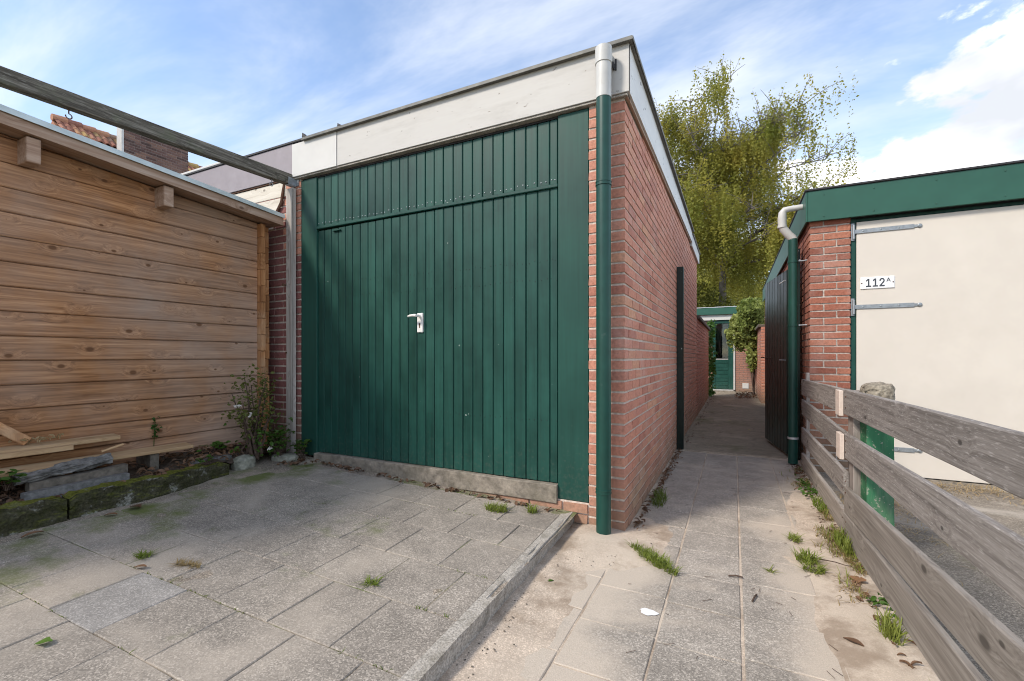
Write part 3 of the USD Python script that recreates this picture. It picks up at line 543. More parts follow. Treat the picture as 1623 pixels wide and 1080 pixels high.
for zz in (.62, 1.5, 1.62):
    for a, b in zip(xs[:-1], xs[1:]):
        for q in (.25, .75):
            s_ = tm(trimesh.creation.icosphere(1, .0032)); bl.append((s_[0] * [1, .5, 1] + [a + (b - a) * q + R.uniform(-.006, .006), .0165, zz + R.uniform(-.008, .008)], s_[1]))
obj('nail_heads', cat(*bl), M['green_dark'], dr, kind='stuff')
ha = obj('lock_plate', bbox(-1.495, .004, 1.192, -1.443, .018, 1.332, .004), M['steel_white'], dr)
obj('handle', cat(tube([(-1.468, .012, 1.31), (-1.468, -.045, 1.31)], [.010, .009], 12), tube([(-1.462, -.045, 1.31), (-1.485, -.046, 1.312), (-1.515, -.046, 1.310), (-1.537, -.043, 1.306)], [.0105, .010, .009, .006], 12)), M['steel_white'], ha, smooth=40)
obj('keyhole', cat(tube([(-1.469, .0045, 1.252), (-1.469, .002, 1.252)], .0075, 12), box(-1.4725, .002, 1.225, -1.4655, .0045, 1.25)), M['rust'], ha)
obj('latch', bbox(-2.34, .000, 2.026, -2.255, .016, 2.037, .003), M['green'], dr)
obj('head_gap', box(-2.705, .02, 2.498, -.217, .06, 2.53), M['black'], ga)
# fascia, roof trim and roof
fa = obj('front_fascia', bbox(-2.252, -.03, 2.527, .030, -.004, 2.80, .002), M['white_wood'], ga)
obj('fascia_panel', bbox(-2.772, -.033, 2.525, -2.258, -.006, 2.80, .002), M['white_new'], ga)
obj('fascia_batten', bbox(-2.772, -.022, 2.512, .018, .055, 2.5255, .002), M['kerb'], ga)
v = np.array([[.004, -.0285, 2.527], [.004, 4.30, 2.655], [.004, 4.30, 2.80], [.004, -.0285, 2.80], [.030, -.0285, 2.527], [.030, 4.30, 2.655], [.030, 4.30, 2.80], [.030, -.0285, 2.80]])
fbox = lambda v: (lambda h: tm(h))(trimesh.Trimesh(v).convex_hull)
obj('side_fascia', fbox(v), M['white_wood_y'], ga)
obj('side_fascia', bbox(.003, 4.305, 2.60, .033, 5.74, 2.765, .003), M['white_wood_y'], ga)
v = np.array([[x, y, z + (.03 * y if y else 0)] for x in (.001, .018) for y, z in ((-.002, 2.508), (4.30, 2.508)) for z in (2.508, 2.5245)])
obj('fascia_batten', fbox(v), M['verge_wood'], ga)
obj('roof_trim', cat(bbox(-2.63, -.052, 2.798, .052, -.012, 2.826, .005), bbox(-2.63, -.058, 2.796, .058, -.0535, 2.816, .002)), M['trim'], ga)
obj('roof_trim', cat(bbox(.014, -.011, 2.800, .052, 4.32, 2.826, .005), bbox(.0535, -.0525, 2.796, .058, 4.32, 2.816, .002), bbox(.012, 4.33, 2.768, .05, 5.78, 2.79, .005)), M['trim'], ga)
obj('roof', box(-3.25, .0, 2.70, .003, 5.72, 2.797), M['roofing'], ga)
pp = obj('downpipe', tube([(-.10, -.095, .015), (-.10, -.095, 2.50)], .0415, 20), M['green_pipe'], ga, smooth=40)
for zz in (.245, 1.985): obj('pipe_ring', cat(*[tube([(-.10, -.095, zz + d), (-.10, -.095, zz + d + .006)], .0455, 20) for d in (0, .018)], tube([(-.10, -.095, zz + .004), (-.10, -.095, zz + .022)], .0435, 20)), M['green_pipe'], pp, smooth=40)
obj('pipe_top', cat(tube([(-.10, -.095, 2.48), (-.10, -.095, 2.705)], .0435, 20), tube([(-.10, -.095, 2.675), (-.10, -.095, 2.765)], .0475, 20), tube([(-.10, -.095, 2.735), (-.10, -.02, 2.735)], .040, 16)), M['white_pvc'], pp, smooth=40)
obj('pipe_bracket', cat(bbox(-.06, -.06, 2.665, -.052, -.03, 2.70, .001), bbox(-.05, -.036, 2.66, -.040, -.031, 2.725, .001)), M['black'], pp)
for zz in (.9, 2.3): obj('pipe_clip', cat(box(-.11, -.06, zz, -.09, .002, zz + .02)), M['green_pipe'], pp)
for x, c in ((-2.63, 0), (-2.23, 1)): obj('roof_clip', tm(trimesh.Trimesh(np.array([[x, -.05, 2.826], [x + .045, -.05, 2.826], [x + .004, -.05, 2.862 - c * .012], [x, -.02, 2.826], [x + .045, -.02, 2.826], [x + .004, -.02, 2.862 - c * .012]])).convex_hull), M['black'], ga)
# gate jamb on the side wall
gj = thing('gate_jamb', 'tall dark green wooden gate jamb fixed to the garage side wall', 'post')
obj('jamb_post', bbox(.003, 2.615, .0, .07, 2.70, 2.0, .004), M['green_dark'], gj)
obj('stop_strip', bbox(.012, 2.702, .0, .04, 2.725, 1.99, .003), M['green_dark'], gj)

# ------------------------------------------------------------------ garden wall beyond the garage
gw = thing('garden_wall', 'low purple-red brick garden wall continuing behind the garage', 'wall')
mw = obj('wall', box(-.20, 5.67, -.1, -.005, 9.63, 1.66), M['mortar'], gw)
B = Bricks()
for k in range(0, 27):
    z0, z1 = zc(k, -.02)
    if z1 > 1.665: break
    for a, b in run(5.672, 9.64, .21 if k % 2 else .10): B.add(-.09, a, z0, .002, b, z1, M['brick'])
    B.add(-.205, 9.53, z0, -.0995, 9.642, z1, M['brick'])
B.build(mw, 0)
for k in range(8): obj('coping_stone', bbox(-.24, 5.69 + k * .497, 1.662, .045, 5.69 + k * .497 + .49, 1.722, .006), M['slab_brown'], gw)

# ------------------------------------------------------------------ neighbour on the left
nb = thing('neighbouring_garage', 'next garage on the left with lilac-grey fascia and pale plank front', 'garage')
obj('fascia', bbox(-5.2, -.02, 2.537, -2.7755, .0, 2.815, .002), M['lilac'], nb)
obj('roof_trim', bbox(-5.2, -.03, 2.8165, -2.64, -.003, 2.834, .002), M['black'], nb)
obj('fascia_batten', bbox(-5.2, -.012, 2.524, -2.92, .004, 2.5355, .001), M['rust'], nb)
obj('front_plank', bbox(-5.2, -.004, 2.395, -2.885, .02, 2.522, .004), M['white_plank'], nb)
v, f = bbox(-5.2, -.006, 2.262, -2.93, .018, 2.388, .004); v[(v[:, 0] > -3)] += np.array([-.1, 0, 0]) * ((2.388 - v[v[:, 0] > -3][:, 2:3]) / .126)
obj('front_plank', (v, f), M['white_plank'], nb)
obj('front_plank', bbox(-5.2, -.004, 2.13, -3.05, .02, 2.255, .004), M['white_plank'], nb)
obj('roof_edge', bbox(-7.5, .30, 2.80, -4.30, 5.0, 3.09, .01), M['white_new'], nb)
obj('wall', box(-7.5, .03, -.05, -3.34, 5.5, 2.52), M['mortar'], nb)
obj('roof', box(-7.4, .0, 2.70, -3.3, 5.6, 2.79), M['roofing'], nb)
obj('cover_strip', tube([(-2.905, .0, 2.515), (-2.915, -.012, 2.42), (-2.93, -.014, 2.34), (-2.99, -.012, 2.27)], .013, 6), M['rust'], nb)

# ------------------------------------------------------------------ log shed
sh = thing('log_shed', 'honey-brown log-board garden shed with mono-pitch roof', 'shed')
core = obj('wall', box(-3.06, -3.4, .10, -3.026, -.15, 2.10), M['shed_wood'], sh)
roof_z = lambda y: 2.123 - .0655 * y                                # underside of the roof at y
def shed_log(za, zb, y0, y1):
    if zb > roof_z(y1) - .0:
        ztop = lambda y: min(zb, roof_z(y) - .004)
    else: ztop = lambda y: zb
    n_ = 14; vs = []; ys = np.linspace(y0, y1, n_ + 1); g_ = .0065
    for y in ys:
        w = (fbm(np.array([y * 2.1, za * 9, 1.0])) - .5) * .004; zt = max(ztop(y), za + .012)
        vs += [(-3.03, y, za + .0015), (-3.0 - g_, y, za + .0015), (-3.0 + w, y, za + g_ + .001), (-3.0 + w, y, zt - g_), (-3.0 - g_, y, zt - .0015), (-3.03, y, zt - .0015)]
    f = []
    for k in range(n_):
        for q in range(6):
            a, b = k * 6 + q, k * 6 + (q + 1) % 6; f += [[a, b, b + 6], [a, b + 6, a + 6]]
    for q in range(1, 5): f += [[0, q + 1, q], [n_ * 6, n_ * 6 + q, n_ * 6 + q + 1]]
    m = trimesh.Trimesh(np.array(vs), np.array(f), process=False); m.fix_normals(); return tm(m)
SB = .1353
for k in range(-3, 13):
    za = .591 + SB * k
    obj('log_board', shed_log(za, za + SB, -3.4, -.185), M['shed_wood'], core)
for k in range(-3, 12):
    za = .591 + SB * k
    if za + SB / 2 > 2.16: break
    top = min(za + SB / 2 + SB, roof_z(-.15) - .01); e = R.uniform(-.004, .004)
    if top - za - SB / 2 > .02: obj('log_end', bbox(-3.06, -.184, za + SB / 2 + .001, -2.945 + e, -.146, top - .001, .004), M['shed_end'], core)
    obj('log_end', bbox(-3.04, -.1445, za + .001, -3.0 + e * .4, -.075 + e, min(za + SB, roof_z(-.1) - .01) - .001, .004), M['shed_end'], core)
for y in (-2.21, -1.555, -.895): obj('purlin', bbox(-4.6, y - .03, roof_z(y) - .143, -2.885, y + .03, roof_z(y) - .006, .004), M['verge_wood'], sh)
def sloped(x0, x1, y0, y1, a, b):
    v = np.array([[x, y, roof_z(y) + z] for x in (x0, x1) for y in (y0, y1) for z in (a, b)]); return tm(trimesh.Trimesh(v).convex_hull)
obj('verge_board', sloped(-2.885, -2.86, -3.5, -.045, .001, .077), M['verge_wood'], sh)
obj('roof_deck', sloped(-5.5, -2.886, -3.5, -.045, .002, .03), M['verge_wood'], sh)
obj('zinc_edge', cat(sloped(-2.90, -2.852, -3.5, -.04, .0785, .096), sloped(-2.8515, -2.846, -3.5, -.04, .062, .093), sloped(-2.935, -2.905, -3.5, -.04, .0785, .112)), M['zinc'], sh)
obj('roof', sloped(-5.5, -2.886, -3.5, -.05, .0305, .078), M['roofing'], sh)
obj('rear_wall', cat(box(-5.4, -3.35, .0, -3.07, -3.3, 2.1), box(-5.4, -.2, .0, -3.07, -.16, 2.1), box(-5.4, -3.3, 0, -5.35, -.2, 2.1)), M['shed_wood'], sh)

# beam with hooks, and the post at the garage corner
bm = thing('timber_beam', 'weathered grey timber beam running from garage corner above the shed', 'beam')
obj('beam', rough_board((-2.80, -4.2, 2.366), (-2.80, -.035, 2.506), .086, .065, (1, 0, 0), amp=.004, seed=11, n=50), M['old_beam'], bm, smooth=28)
obj('beam_shoe', cat(bbox(-2.762, -.075, 2.455, -2.757, .0, 2.515, .001), bbox(-2.77, -.008, 2.455, -2.725, -.003, 2.52, .001), bbox(-2.80, -.075, 2.448, -2.757, -.0, 2.4535, .001)), M['galv'], bm)
def hook(name, y, open_):
    zb = 2.463 + .0336 * y; pts = [(-2.80, y, zb + .006), (-2.80, y, zb - .028)] + [(-2.80, y + .014 * math.sin(t), zb - .042 + .014 * math.cos(t)) for t in np.linspace(0, 2 * math.pi * (.78 if open_ else 1), 12)]
    return tube(pts, .0032, 6)
hk = obj('steel_hook', hook('', -.20, False), M['galv'], None, smooth=True); tag(hk, 'shiny steel screw eye hanging under the beam near the garage', 'hook')
hk = obj('steel_hook', hook('', -1.44, True), M['rust'], None, smooth=True); tag(hk, 'dark rusty hook under the beam above the shed roof', 'hook')
po = thing('wooden_post', 'slim weathered grey wooden post against the bricks left of the garage door', 'post')
obj('post', rough_board((-2.785, -.03, .10), (-2.785, -.03, 2.43), .085, .035, (0, 1, 0), amp=.002, seed=5, n=30, up=(1, 0, 0)), M['old_post'], po, smooth=30)
obj('cover_strip', rough_board((-2.748, -.057, .12), (-2.748, -.057, 2.42), .022, .014, (0, 1, 0), amp=.001, seed=6, n=20, up=(1, 0, 0)), M['old_post'], po, smooth=30)
obj('bolt', tube([(-2.83, -.05, 1.62), (-2.83, -.075, 1.62)], .012, 8), M['rust'], po)
obj('bolt', tube([(-2.815, -.05, 1.05), (-2.815, -.062, 1.05)], .007, 8), M['rust'], po)

# ------------------------------------------------------------------ the garage on the right
rg = thing('cream_door_garage', 'red brick garage on the right with cream door and green fascia', 'garage')
rw = obj('wall', cat(box(1.178, 2.187, -.1, 1.465, 2.35, 2.30), box(1.178, 2.35, -.1, 1.30, 8.60, 2.40), box(1.3, 8.5, -.1, 7, 8.6, 2.4)), M['mortar_white'], rg)
obj('wall', box(4.6, 2.19, -.1, 7, 2.35, 2.3), M['mortar_white'], rg)
B = Bricks()
for k in range(0, 38):
    z0, z1 = zc(k, -.015)
    if z1 > 2.33: break
    if z1 < 2.26:
        if k % 2: B.add(1.171, 2.18, z0, 1.271, 2.39, z1, M['brick_red']); B.add(1.2825, 2.18, z0, 1.470, 2.28, z1, M['brick_red'])
        else: B.add(1.171, 2.18, z0, 1.366, 2.28, z1, M['brick_red']); B.add(1.3775, 2.18, z0, 1.470, 2.28, z1, M['brick_red'])
    s = 2.2915 if k % 2 == 0 else 2.4015
    for a, b in run(s, 8.6, .21): B.add(1.171, a, z0, 1.26, b, z1, M['brick_red'])
B.build(rw, 240)
obj('front_fascia', bbox(1.153, 2.125, 2.212, 7.0, 2.15, 2.478, .002), M['green_trim'], rg)
obj('side_fascia', bbox(1.137, 2.128, 2.212, 1.152, 8.75, 2.478, .002), M['green_trim'], rg)
obj('roof_trim', cat(bbox(1.128, 2.112, 2.4795, 7.0, 2.16, 2.497, .004), bbox(1.128, 2.161, 2.4795, 1.165, 8.77, 2.497, .004)), M['black'], rg)
obj('soffit', box(1.154, 2.151, 2.216, 7.0, 2.175, 2.226), M['black'], rg)
obj('roof', box(1.166, 2.162, 2.40, 7.0, 8.7, 2.478), M['roofing'], rg)
sc = []
for x in (1.27, 1.62, 2.02, 2.42, 2.82):
    for z in (2.245, 2.435): s_ = tm(trimesh.creation.icosphere(1, .0055)); sc.append((s_[0] * [1, .6, 1] + [x, 2.123, z], s_[1]))
for m_ in sc: obj('screw', m_, M['green_trim'], rg)
obj('door_frame', cat(bbox(1.472, 2.20, .02, 1.512, 2.26, 2.212, .003), bbox(1.512, 2.215, 2.185, 4.6, 2.26, 2.212, .003)), M['green'], rg)
cd = obj('door', bbox(1.515, 2.192, .022, 3.05, 2.214, 2.178, .003), M['cream'], rg)
obj('door', bbox(3.056, 2.192, .022, 4.59, 2.214, 2.178, .003), M['cream'], rg)
obj('door_sill', bbox(1.472, 2.20, -.06, 4.6, 2.30, .012, .005), M['concrete'], rg)
obj('interior_floor', box(1.5, 2.31, -.05, 4.6, 8.4, -.01), M['concrete'], rg)
def strap(z):
    h = obj('hinge', cat(bbox(1.50, 2.183, z - .018, 1.90, 2.1915, z + .018, .002), bbox(1.895, 2.184, z - .012, 1.94, 2.1915, z + .012, .003), tm(trimesh.creation.icosphere(2, .016)) and ((lambda s_: (s_[0] * [1, .35, 1] + [1.935, 2.187, z], s_[1]))(tm(trimesh.creation.icosphere(2, .017)))),
                             tube([(1.493, 2.186, z - .06), (1.493, 2.186, z + .06)], .011, 10), bbox(1.474, 2.188, z - .075, 1.50, 2.198, z + .075, .002)), M['galv'], cd)
    for x in (1.56, 1.68, 1.80, 1.925): s_ = tm(trimesh.creation.icosphere(1, .007)); obj('bolt', (s_[0] * [1, .5, 1] + [x, 2.182, z], s_[1]), M['galv'], h)
for z in (2.095, 1.445, .242): strap(z)
hp = thing('house_number_plate', 'white house number plate reading 112 A on the cream door', 'number plate')
obj('plate', bbox(1.540, 2.183, 1.597, 1.772, 2.1905, 1.696, .002), M['plate'], hp)
def text(t, h, x, z, w, bold=False):
    v, f = tm(meshkit.text_mesh(t, h, .0012, bold=bold)); v[:, 0] = (v[:, 0] - v[:, 0].min()) * w / np.ptp(v[:, 0]); return np.stack([v[:, 0] + x, 2.1828 - v[:, 2], v[:, 1] + z], 1), f[:, ::-1]
obj('number', text('112', .066, 1.578, 1.614, .128, True), M['ink'], hp); obj('letter', text('A', .030, 1.717, 1.651, .028, True), M['ink'], hp)
for x in (1.549, 1.762): obj('screw', tube([(x, 2.183, 1.645), (x, 2.180, 1.645)], .005, 8), M['rust'], hp)
# its downpipe
dp = obj('downpipe', tube([(1.064, 2.37, .012), (1.064, 2.37, 2.125)], .0405, 18), M['green_pipe'], rg, smooth=40)
for zz in (.24, 1.30, 1.90): obj('pipe_ring', tube([(1.064, 2.37, zz), (1.064, 2.37, zz + .02)], .0445, 18), M['green_pipe'] if zz > .3 else M['alu'], dp, smooth=40)
obj('pipe_bend', tube([(1.14, 2.34, 2.41), (1.03, 2.34, 2.405), (.995, 2.34, 2.40), (.978, 2.342, 2.375), (.974, 2.343, 2.33), (.975, 2.344, 2.26), (.985, 2.347, 2.225), (1.03, 2.36, 2.165), (1.055, 2.367, 2.14), (1.064, 2.37, 2.115)], [.026, .026, .029, .034, .0365, .0365, .0365, .0365, .0375, .040], 16), M['white_pvc'], dp, smooth=50)
obj('pipe_collar', tube([(.975, 2.343, 2.235), (.975, 2.343, 2.255)], .040, 16), M['white_pvc'], dp, smooth=40)
for zz in (1.31, 1.91): obj('pipe_clip', cat(tube([(1.10, 2.365, zz), (1.175, 2.33, zz)], .006, 6), tube([(1.112, 2.33, zz), (1.112, 2.312, zz)], .009, 8)), M['galv'], dp)

# gate folded back along the alley
gt = thing('gate', 'black-green boarded wooden gate standing open against the right-hand building', 'gate')
g0, g1 = np.array([1.046, 2.72, 0]), np.array([.905, 3.68, 0]); gd = (g1 - g0) / np.linalg.norm(g1 - g0); GL = np.linalg.norm(g1 - g0); ang = math.atan2(gd[1], gd[0])
place = lambda m: rotz((np.asarray(m[0]) + g0, m[1]), ang, g0)
fr = obj('ledge', place(cat(box(.04, -.045, .25, GL - .04, -.0225, .35), box(.04, -.045, 1.55, GL - .04, -.0225, 1.65))), M['green_dark'], gt)
nbd = 8
for k in range(nbd): obj('board', place(bbox(k * GL / nbd + .003, -.022 + R.uniform(-.001, .001), .025, (k + 1) * GL / nbd - .003, .0, 1.90, .005)), M['green_dark'], gt)
for zz in (1.80, .98):
    for k in range(6): s_ = tm(trimesh.creation.icosphere(1, .006)); obj('bolt', place((s_[0] * [1, .6, 1] + [.06 + k * .045, .001, zz], s_[1])), M['alu'], gt)
obj('latch', place(cat(tube([(.62, .012, 1.0), (GL + .01, .012, 1.0)], .005, 6), tube([(GL - .02, .0, 1.0), (GL + .0, .03, 1.01), (GL + .04, .035, 1.0)], .006, 6))), M['rust'], gt)
obj('hinge_post', bbox(1.085, 2.60, .0, 1.15, 2.70, 2.08, .004), M['green_dark'], gt)

# wall behind the gate on the right, end building across the alley
lw = thing('alley_wall', 'low brick wall with coping at the right end of the alley', 'wall')
mw = obj('wall', box(1.105, 8.62, -.1, 1.29, 11.2, 1.66), M['mortar'], lw)
B = Bricks()
for k in range(0, 27):
    z0, z1 = zc(k, -.02)
    if z1 > 1.665: break
    for a, b in run(8.61, 11.21, .21 if k % 2 else .10): B.add(1.10, a, z0, 1.19, b, z1, M['brick'])
B.build(mw, 0)
for k in range(5): obj('coping_stone', bbox(1.04, 8.62 + k * .52, 1.662, 1.33, 8.62 + k * .52 + .515, 1.72, .006), M['slab_brown'], lw)
eb = thing('back_house', 'brick outbuilding at the end of the alley with green back door', 'house')
ew = obj('wall', box(.606, 12.008, -.1, 3.5, 12.2, 2.08), M['mortar_dark'], eb); obj('wall', box(-3.5, 12.008, -.1, .0, 12.2, 2.08), M['mortar_dark'], eb); obj('core', box(-3.5, 12.201, -.1, .7, 16, 2.249), M['mortar_dark'], eb)
B = Bricks()
for k in range(0, 34):
    z0, z1 = zc(k, -.02)
    if z1 > 2.075: break
    for a, b in run(.604, 2.0, .21 if k % 2 else .10): B.add(a, 12.0, z0, b, 12.09, z1, M['brick_far'])
    for a, b in run(.003, 1.2, .21 if k % 2 else .10): B.add(-b, 12.0, z0, -a, 12.09, z1, M['brick_far'])
B.build(ew, 0)
obj('fascia', bbox(-3.5, 11.86, 2.243, .70, 11.90, 2.445, .003), M['green_trim'], eb)
obj('fascia_end', bbox(.702, 11.862, 2.243, .75, 11.90, 2.44, .003), M['white_new'], eb)
obj('roof_trim', bbox(-3.5, 11.85, 2.4465, .76, 11.92, 2.465, .003), M['alu'], eb)
obj('white_board', bbox(-3.5, 11.93, 2.083, .60, 11.96, 2.2425, .003), M['white_new'], eb)
obj('roof', box(-3.5, 11.901, 2.25, .70, 16, 2.44), M['roofing'], eb)
df = obj('door_frame', cat(bbox(.555, 11.97, .0, .603, 12.05, 2.08, .003), bbox(.0, 11.97, -.03, .603, 12.05, .045, .003)), M['white_pvc'], eb)
obj('lintel', bbox(.0, 11.975, 1.985, .5535, 12.04, 2.08, .003), M['green'], eb)
bd = obj('door', cat(bbox(.003, 11.99, .05, .083, 12.03, 1.98, .003), bbox(.422, 11.99, .05, .553, 12.03, 1.98, .003), box(.084, 12.012, .05, .421, 12.03, .92)), M['green'], eb)
for k in range(8): obj('door_board', bbox(.085, 11.994 + .002, .06 + k * .107, .42, 12.011, .06 + k * .107 + .101, .006), M['green'], bd)
obj('glazing_bar', bbox(.084, 11.985, .922, .421, 12.03, .945, .003), M['white_pvc'], bd)
obj('pane', box(.084, 12.005, .946, .421, 12.010, 1.979), M['glass'], bd)
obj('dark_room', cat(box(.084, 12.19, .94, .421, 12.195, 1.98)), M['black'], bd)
obj('vent', bbox(.79, 11.985, .09, .952, 11.999, .245, .004), M['white_new'], eb)
obj('door_step', bbox(-.05, 11.75, -.05, .60, 11.96, .02, .006), M['concrete'], eb)

# ------------------------------------------------------------------ the house with the tiled roof, far left
hs = thing('tiled_roof_house', 'house behind the shed with red clay roof tiles and a broad brick chimney', 'house')
RX, RZ, SL = -13.0, 6.32, .94                                       # ridge, slope
rf = obj('roof', tm(trimesh.Trimesh(np.array([[x, y, z] for y in (1.85, 5.1) for x, z in ((RX, RZ - .06), (RX + 3.4, RZ - .06 - 3.4 * SL), (RX - 3.4, RZ - .06 - 3.4 * SL))])).convex_hull), M['roof_tile'], hs)
def pan(x, y, w=.145, l=.25):
    """one curved clay pan lying down the slope facing +x"""
    a = np.linspace(0, 1, 7); h = .024 * np.sin(a * 2 * np.pi - .6); s = l / math.hypot(1, SL); vs = []
    for q, lift in ((0, .0), (1, .022)):
        for i in range(7): vs.append((x + q * s, y + a[i] * w, RZ - (x + q * s - RX) * SL + h[i] + lift + .02))
    f = []
    for i in range(6): f += [[i, i + 7, i + 8], [i, i + 8, i + 1]]
    vs += [(vx, vy, vz - .03) for vx, vy, vz in vs[7:14]]
    for i in range(6): f += [[7 + i, 14 + i, 15 + i], [7 + i, 15 + i, 8 + i]]
    return np.array(vs), np.array(f)
pans = []
for i in range(13):
    for j in range(25):
        x, y = RX + .03 + i * .148, 1.87 + j * .131
        if 2.5 < y < 4.08 and x > RX + .22: continue
        pans.append(pan(x, y))
for p in pans[:290]: obj('roof_tile', p, M['roof_tile'], rf)
for j in range(13):
    y0 = 1.84 + j * .252; m_ = tube([(RX, y0, RZ + .006), (RX, y0 + .25, RZ + .018)], [.075, .088], 10); obj('ridge_tile', m_, M['roof_tile'], rf)
ch = obj('chimney', box(-12.30, 2.737, 4.4, -12.007, 4.083, 6.40), M['mortar_dark'], hs)
B = Bricks()
for k in range(0, 32):
    z0, z1 = zc(k, 4.42)
    for a, b in run(2.73, 4.09, .21 if k % 2 else .10): B.add(-12.1, a, z0, -12.0, b, z1, M['brick_brown'])
B.build(ch, 220, dist=lambda c: -c[2])
obj('chimney_cap', bbox(-12.31, 2.735, 6.405, -11.99, 4.09, 6.44, .01), M['concrete'], ch)
obj('corner_board', bbox(-12.20, 2.68, 5.35, -11.975, 2.726, 6.40, .004), M['white_pvc'], hs)
v = np.array([[x, y, z] for x in (-11.99, -11.975) for y, z in ((2.66, 5.5), (2.66, 5.0), (3.55, 5.5), (3.55, 5.0))]); obj('lead_flashing', tm(trimesh.Trimesh(v).convex_hull), M['lead'], ch)
obj('wall', box(-16.2, 1.9, -.05, -9.9, 5.05, 3.2), M['mortar_dark'], hs)
# ------------------------------------------------------------------ fence
fe = thing('fence', 'grey weathered four-board timber fence beside the path', 'fence')
def fboard(y0, y1, zt0, zt1, h0, h1, m, seed, x=1.12, t=.024):
    p0, p1 = np.array([x, y0, zt0 - h0 / 2]), np.array([x, y1, zt1 - h1 / 2])
    return obj('board', rough_board(p0, p1, (h0 + h1) / 2, t, (1, 0, 0), amp=.0035, seed=seed, n=40), m, fe, smooth=30)
YJ = .43
for i, (a, b, h) in enumerate([(.816, .838, .14), (.638, .602, .137), (.386, .387, .140), (.157, .166, .135)]):
    fboard(YJ + .004, 2.155, b, a, h, h, M['fence'] if i < 3 else M['fence_low'], i + 1)
for i, (a, b, h) in enumerate([(.840, .872, .140), (.597, .652, .137), (.302, .500, .142), (.160, .275, .142)]):
    fboard(-3.0, YJ - .004, b, a, h, h, M['fence'] if i < 2 else M['fence_low'], i + 11, x=1.12 + (.001 if i < 3 else -.001))
obj('post', bbox(1.134, 2.07, -.05, 1.16, 2.125, .875, .003), M['fence_post'], fe)
obj('post', bbox(1.134, .345, -.05, 1.18, .435, .835, .004), M['fence_post'], fe)
obj('post', bbox(1.136, .44, -.05, 1.16, .475, .70, .003), M['fence_post'], fe)
obj('post', bbox(1.134, -2.5, -.05, 1.18, -2.41, .86, .004), M['fence_post'], fe)
for z, y in ((.762, .475), (.525, .455)): obj('cover_block', bbox(1.086, y - .052, z - .072, 1.1065, y + .052, z + .068, .002), M['block'], fe, label='pale new wooden cover block over the board joint')
for y in (-2.46, .38, .46, 2.10):                                   # rusty screw heads where boards meet posts
    near = y < .43
    for i, zt in enumerate([.770, .53, .31, .09] if near else [.745, .535, .315, .09]):
        if y < -2: zt += (.03, .045, .17, .10)[i]
        for d in (-.03, .03):
            s_ = tm(trimesh.creation.icosphere(1, .0045)); obj('screw', (s_[0] * [.5, 1, 1] + [1.1065, y, zt + d], s_[1]), M['rust'], fe)
cp = thing('concrete_post', 'green-painted concrete post with rough stone head behind the fence', 'post')
m = trimesh.creation.box((.11, .13, .94)); 
for _ in range(4): m = m.subdivide()
v = np.array(m.vertices) + [1.22, .285, .40]; n1 = fbm(v * 30, 3, 4) - .5
v += n1[:, None] * np.where(np.abs(v - [1.22, .285, .4]) > [.0535, .064, 9], np.sign(v - [1.22, .285, .4]), 0) * .006
f = np.array(m.faces); cz = v[f].mean(1)[:, 2]
obj('shaft', (v, f[cz < .785]), M['green_post'], cp, smooth=40)
m = trimesh.creation.icosphere(4, 1.0); v = np.array(m.vertices); v = np.sign(v) * np.abs(v) ** .55 * [.064, .072, .055]; v += (fbm(v * 40, 4, 9) - .5)[:, None] * .03
obj('stone_head', (v + [1.222, .285, .828], np.array(m.faces)), M['rubble'], cp, smooth=60)

# ------------------------------------------------------------------ the soil bed by the shed
bed = thing('soil_bed', None, None, kind='structure')
def kx(y): return np.interp(y, [-3.4, -1.77, -1.1, -.62, -.42, 0], [-2.47, -2.52, -2.555, -2.66, -2.74, -2.80])   # front face of the bed's kerb
def bed_z(x, y): return .262 + (fbm(np.stack([x * 7, y * 7, 0 * x], -1), 4, 21) - .5) * .07 + np.clip((-2.68 - x) / .3, 0, 1) * .06 - np.clip((y + .5) / .3, 0, 1) * .06
v, f = grid(np.linspace(0, 1, 26), np.linspace(-3.4, .0, 140), 0.0); yy = v[:, 1]; v[:, 0] = -3.03 + v[:, 0] * (kx(yy) - .03 + 3.03); v[:, 2] = bed_z(v[:, 0], yy)
obj('soil', (v, f), M['soil'], bed, smooth=True)
mk = thing('bed_kerb', 'low concrete kerb thick with moss along the soil bed', 'kerb')
def mossy(y0, y1, seed):
    m = trimesh.creation.box((.085, y1 - y0, .22)); m = m.subdivide_to_size(.018)
    v = np.array(m.vertices); y = v[:, 1] + (y0 + y1) / 2; nn = fbm(np.stack([v[:, 0] * 25, y * 14, v[:, 2] * 25], -1) + seed, 4, 3) - .5; n2 = fbm(np.stack([v[:, 0] * 60, y * 60, v[:, 2] * 60], -1), 2, 5) - .5
    out = np.stack([np.sign(v[:, 0]), 0 * y, (v[:, 2] > .1) * 1.0], 1); end = np.clip((np.minimum(y - y0, y1 - y)) / .03, 0, 1)
    v = np.stack([v[:, 0], y, v[:, 2]], 1) + out * (nn * .034 + n2 * .012)[:, None]; v[:, 2] -= np.where(v[:, 2] > .05, (1 - end) * .02, 0)
    v[:, 0] += kx(y) - .043; v[:, 2] += .19 - np.interp(y, [-1.4, -.55], [0, .03]); return v, np.array(m.faces)
for i, (a, b) in enumerate([(-.62, -.40), (-1.53, -.63), (-2.5, -1.54), (-3.3, -2.51)][1:]): obj('kerb_stone', mossy(a, b, i * 3.1), M['moss_kerb'], mk, smooth=True)
def lump(c, s, seed, m, label, name='stone', catg='stone', rz=0):
    q = trimesh.creation.icosphere(4, 1.0); v = np.array(q.vertices); v = np.sign(v) * np.abs(v) ** .75; v *= 1 + .35 * (fbm(v * 1.6 + seed, 4, seed)[:, None] - .5); v *= np.array(s)
    v, f = rotz((v, np.array(q.faces)), rz); o = obj(name, (v + np.array(c), f), m, None, smooth=True); tag(o, label, catg); return o
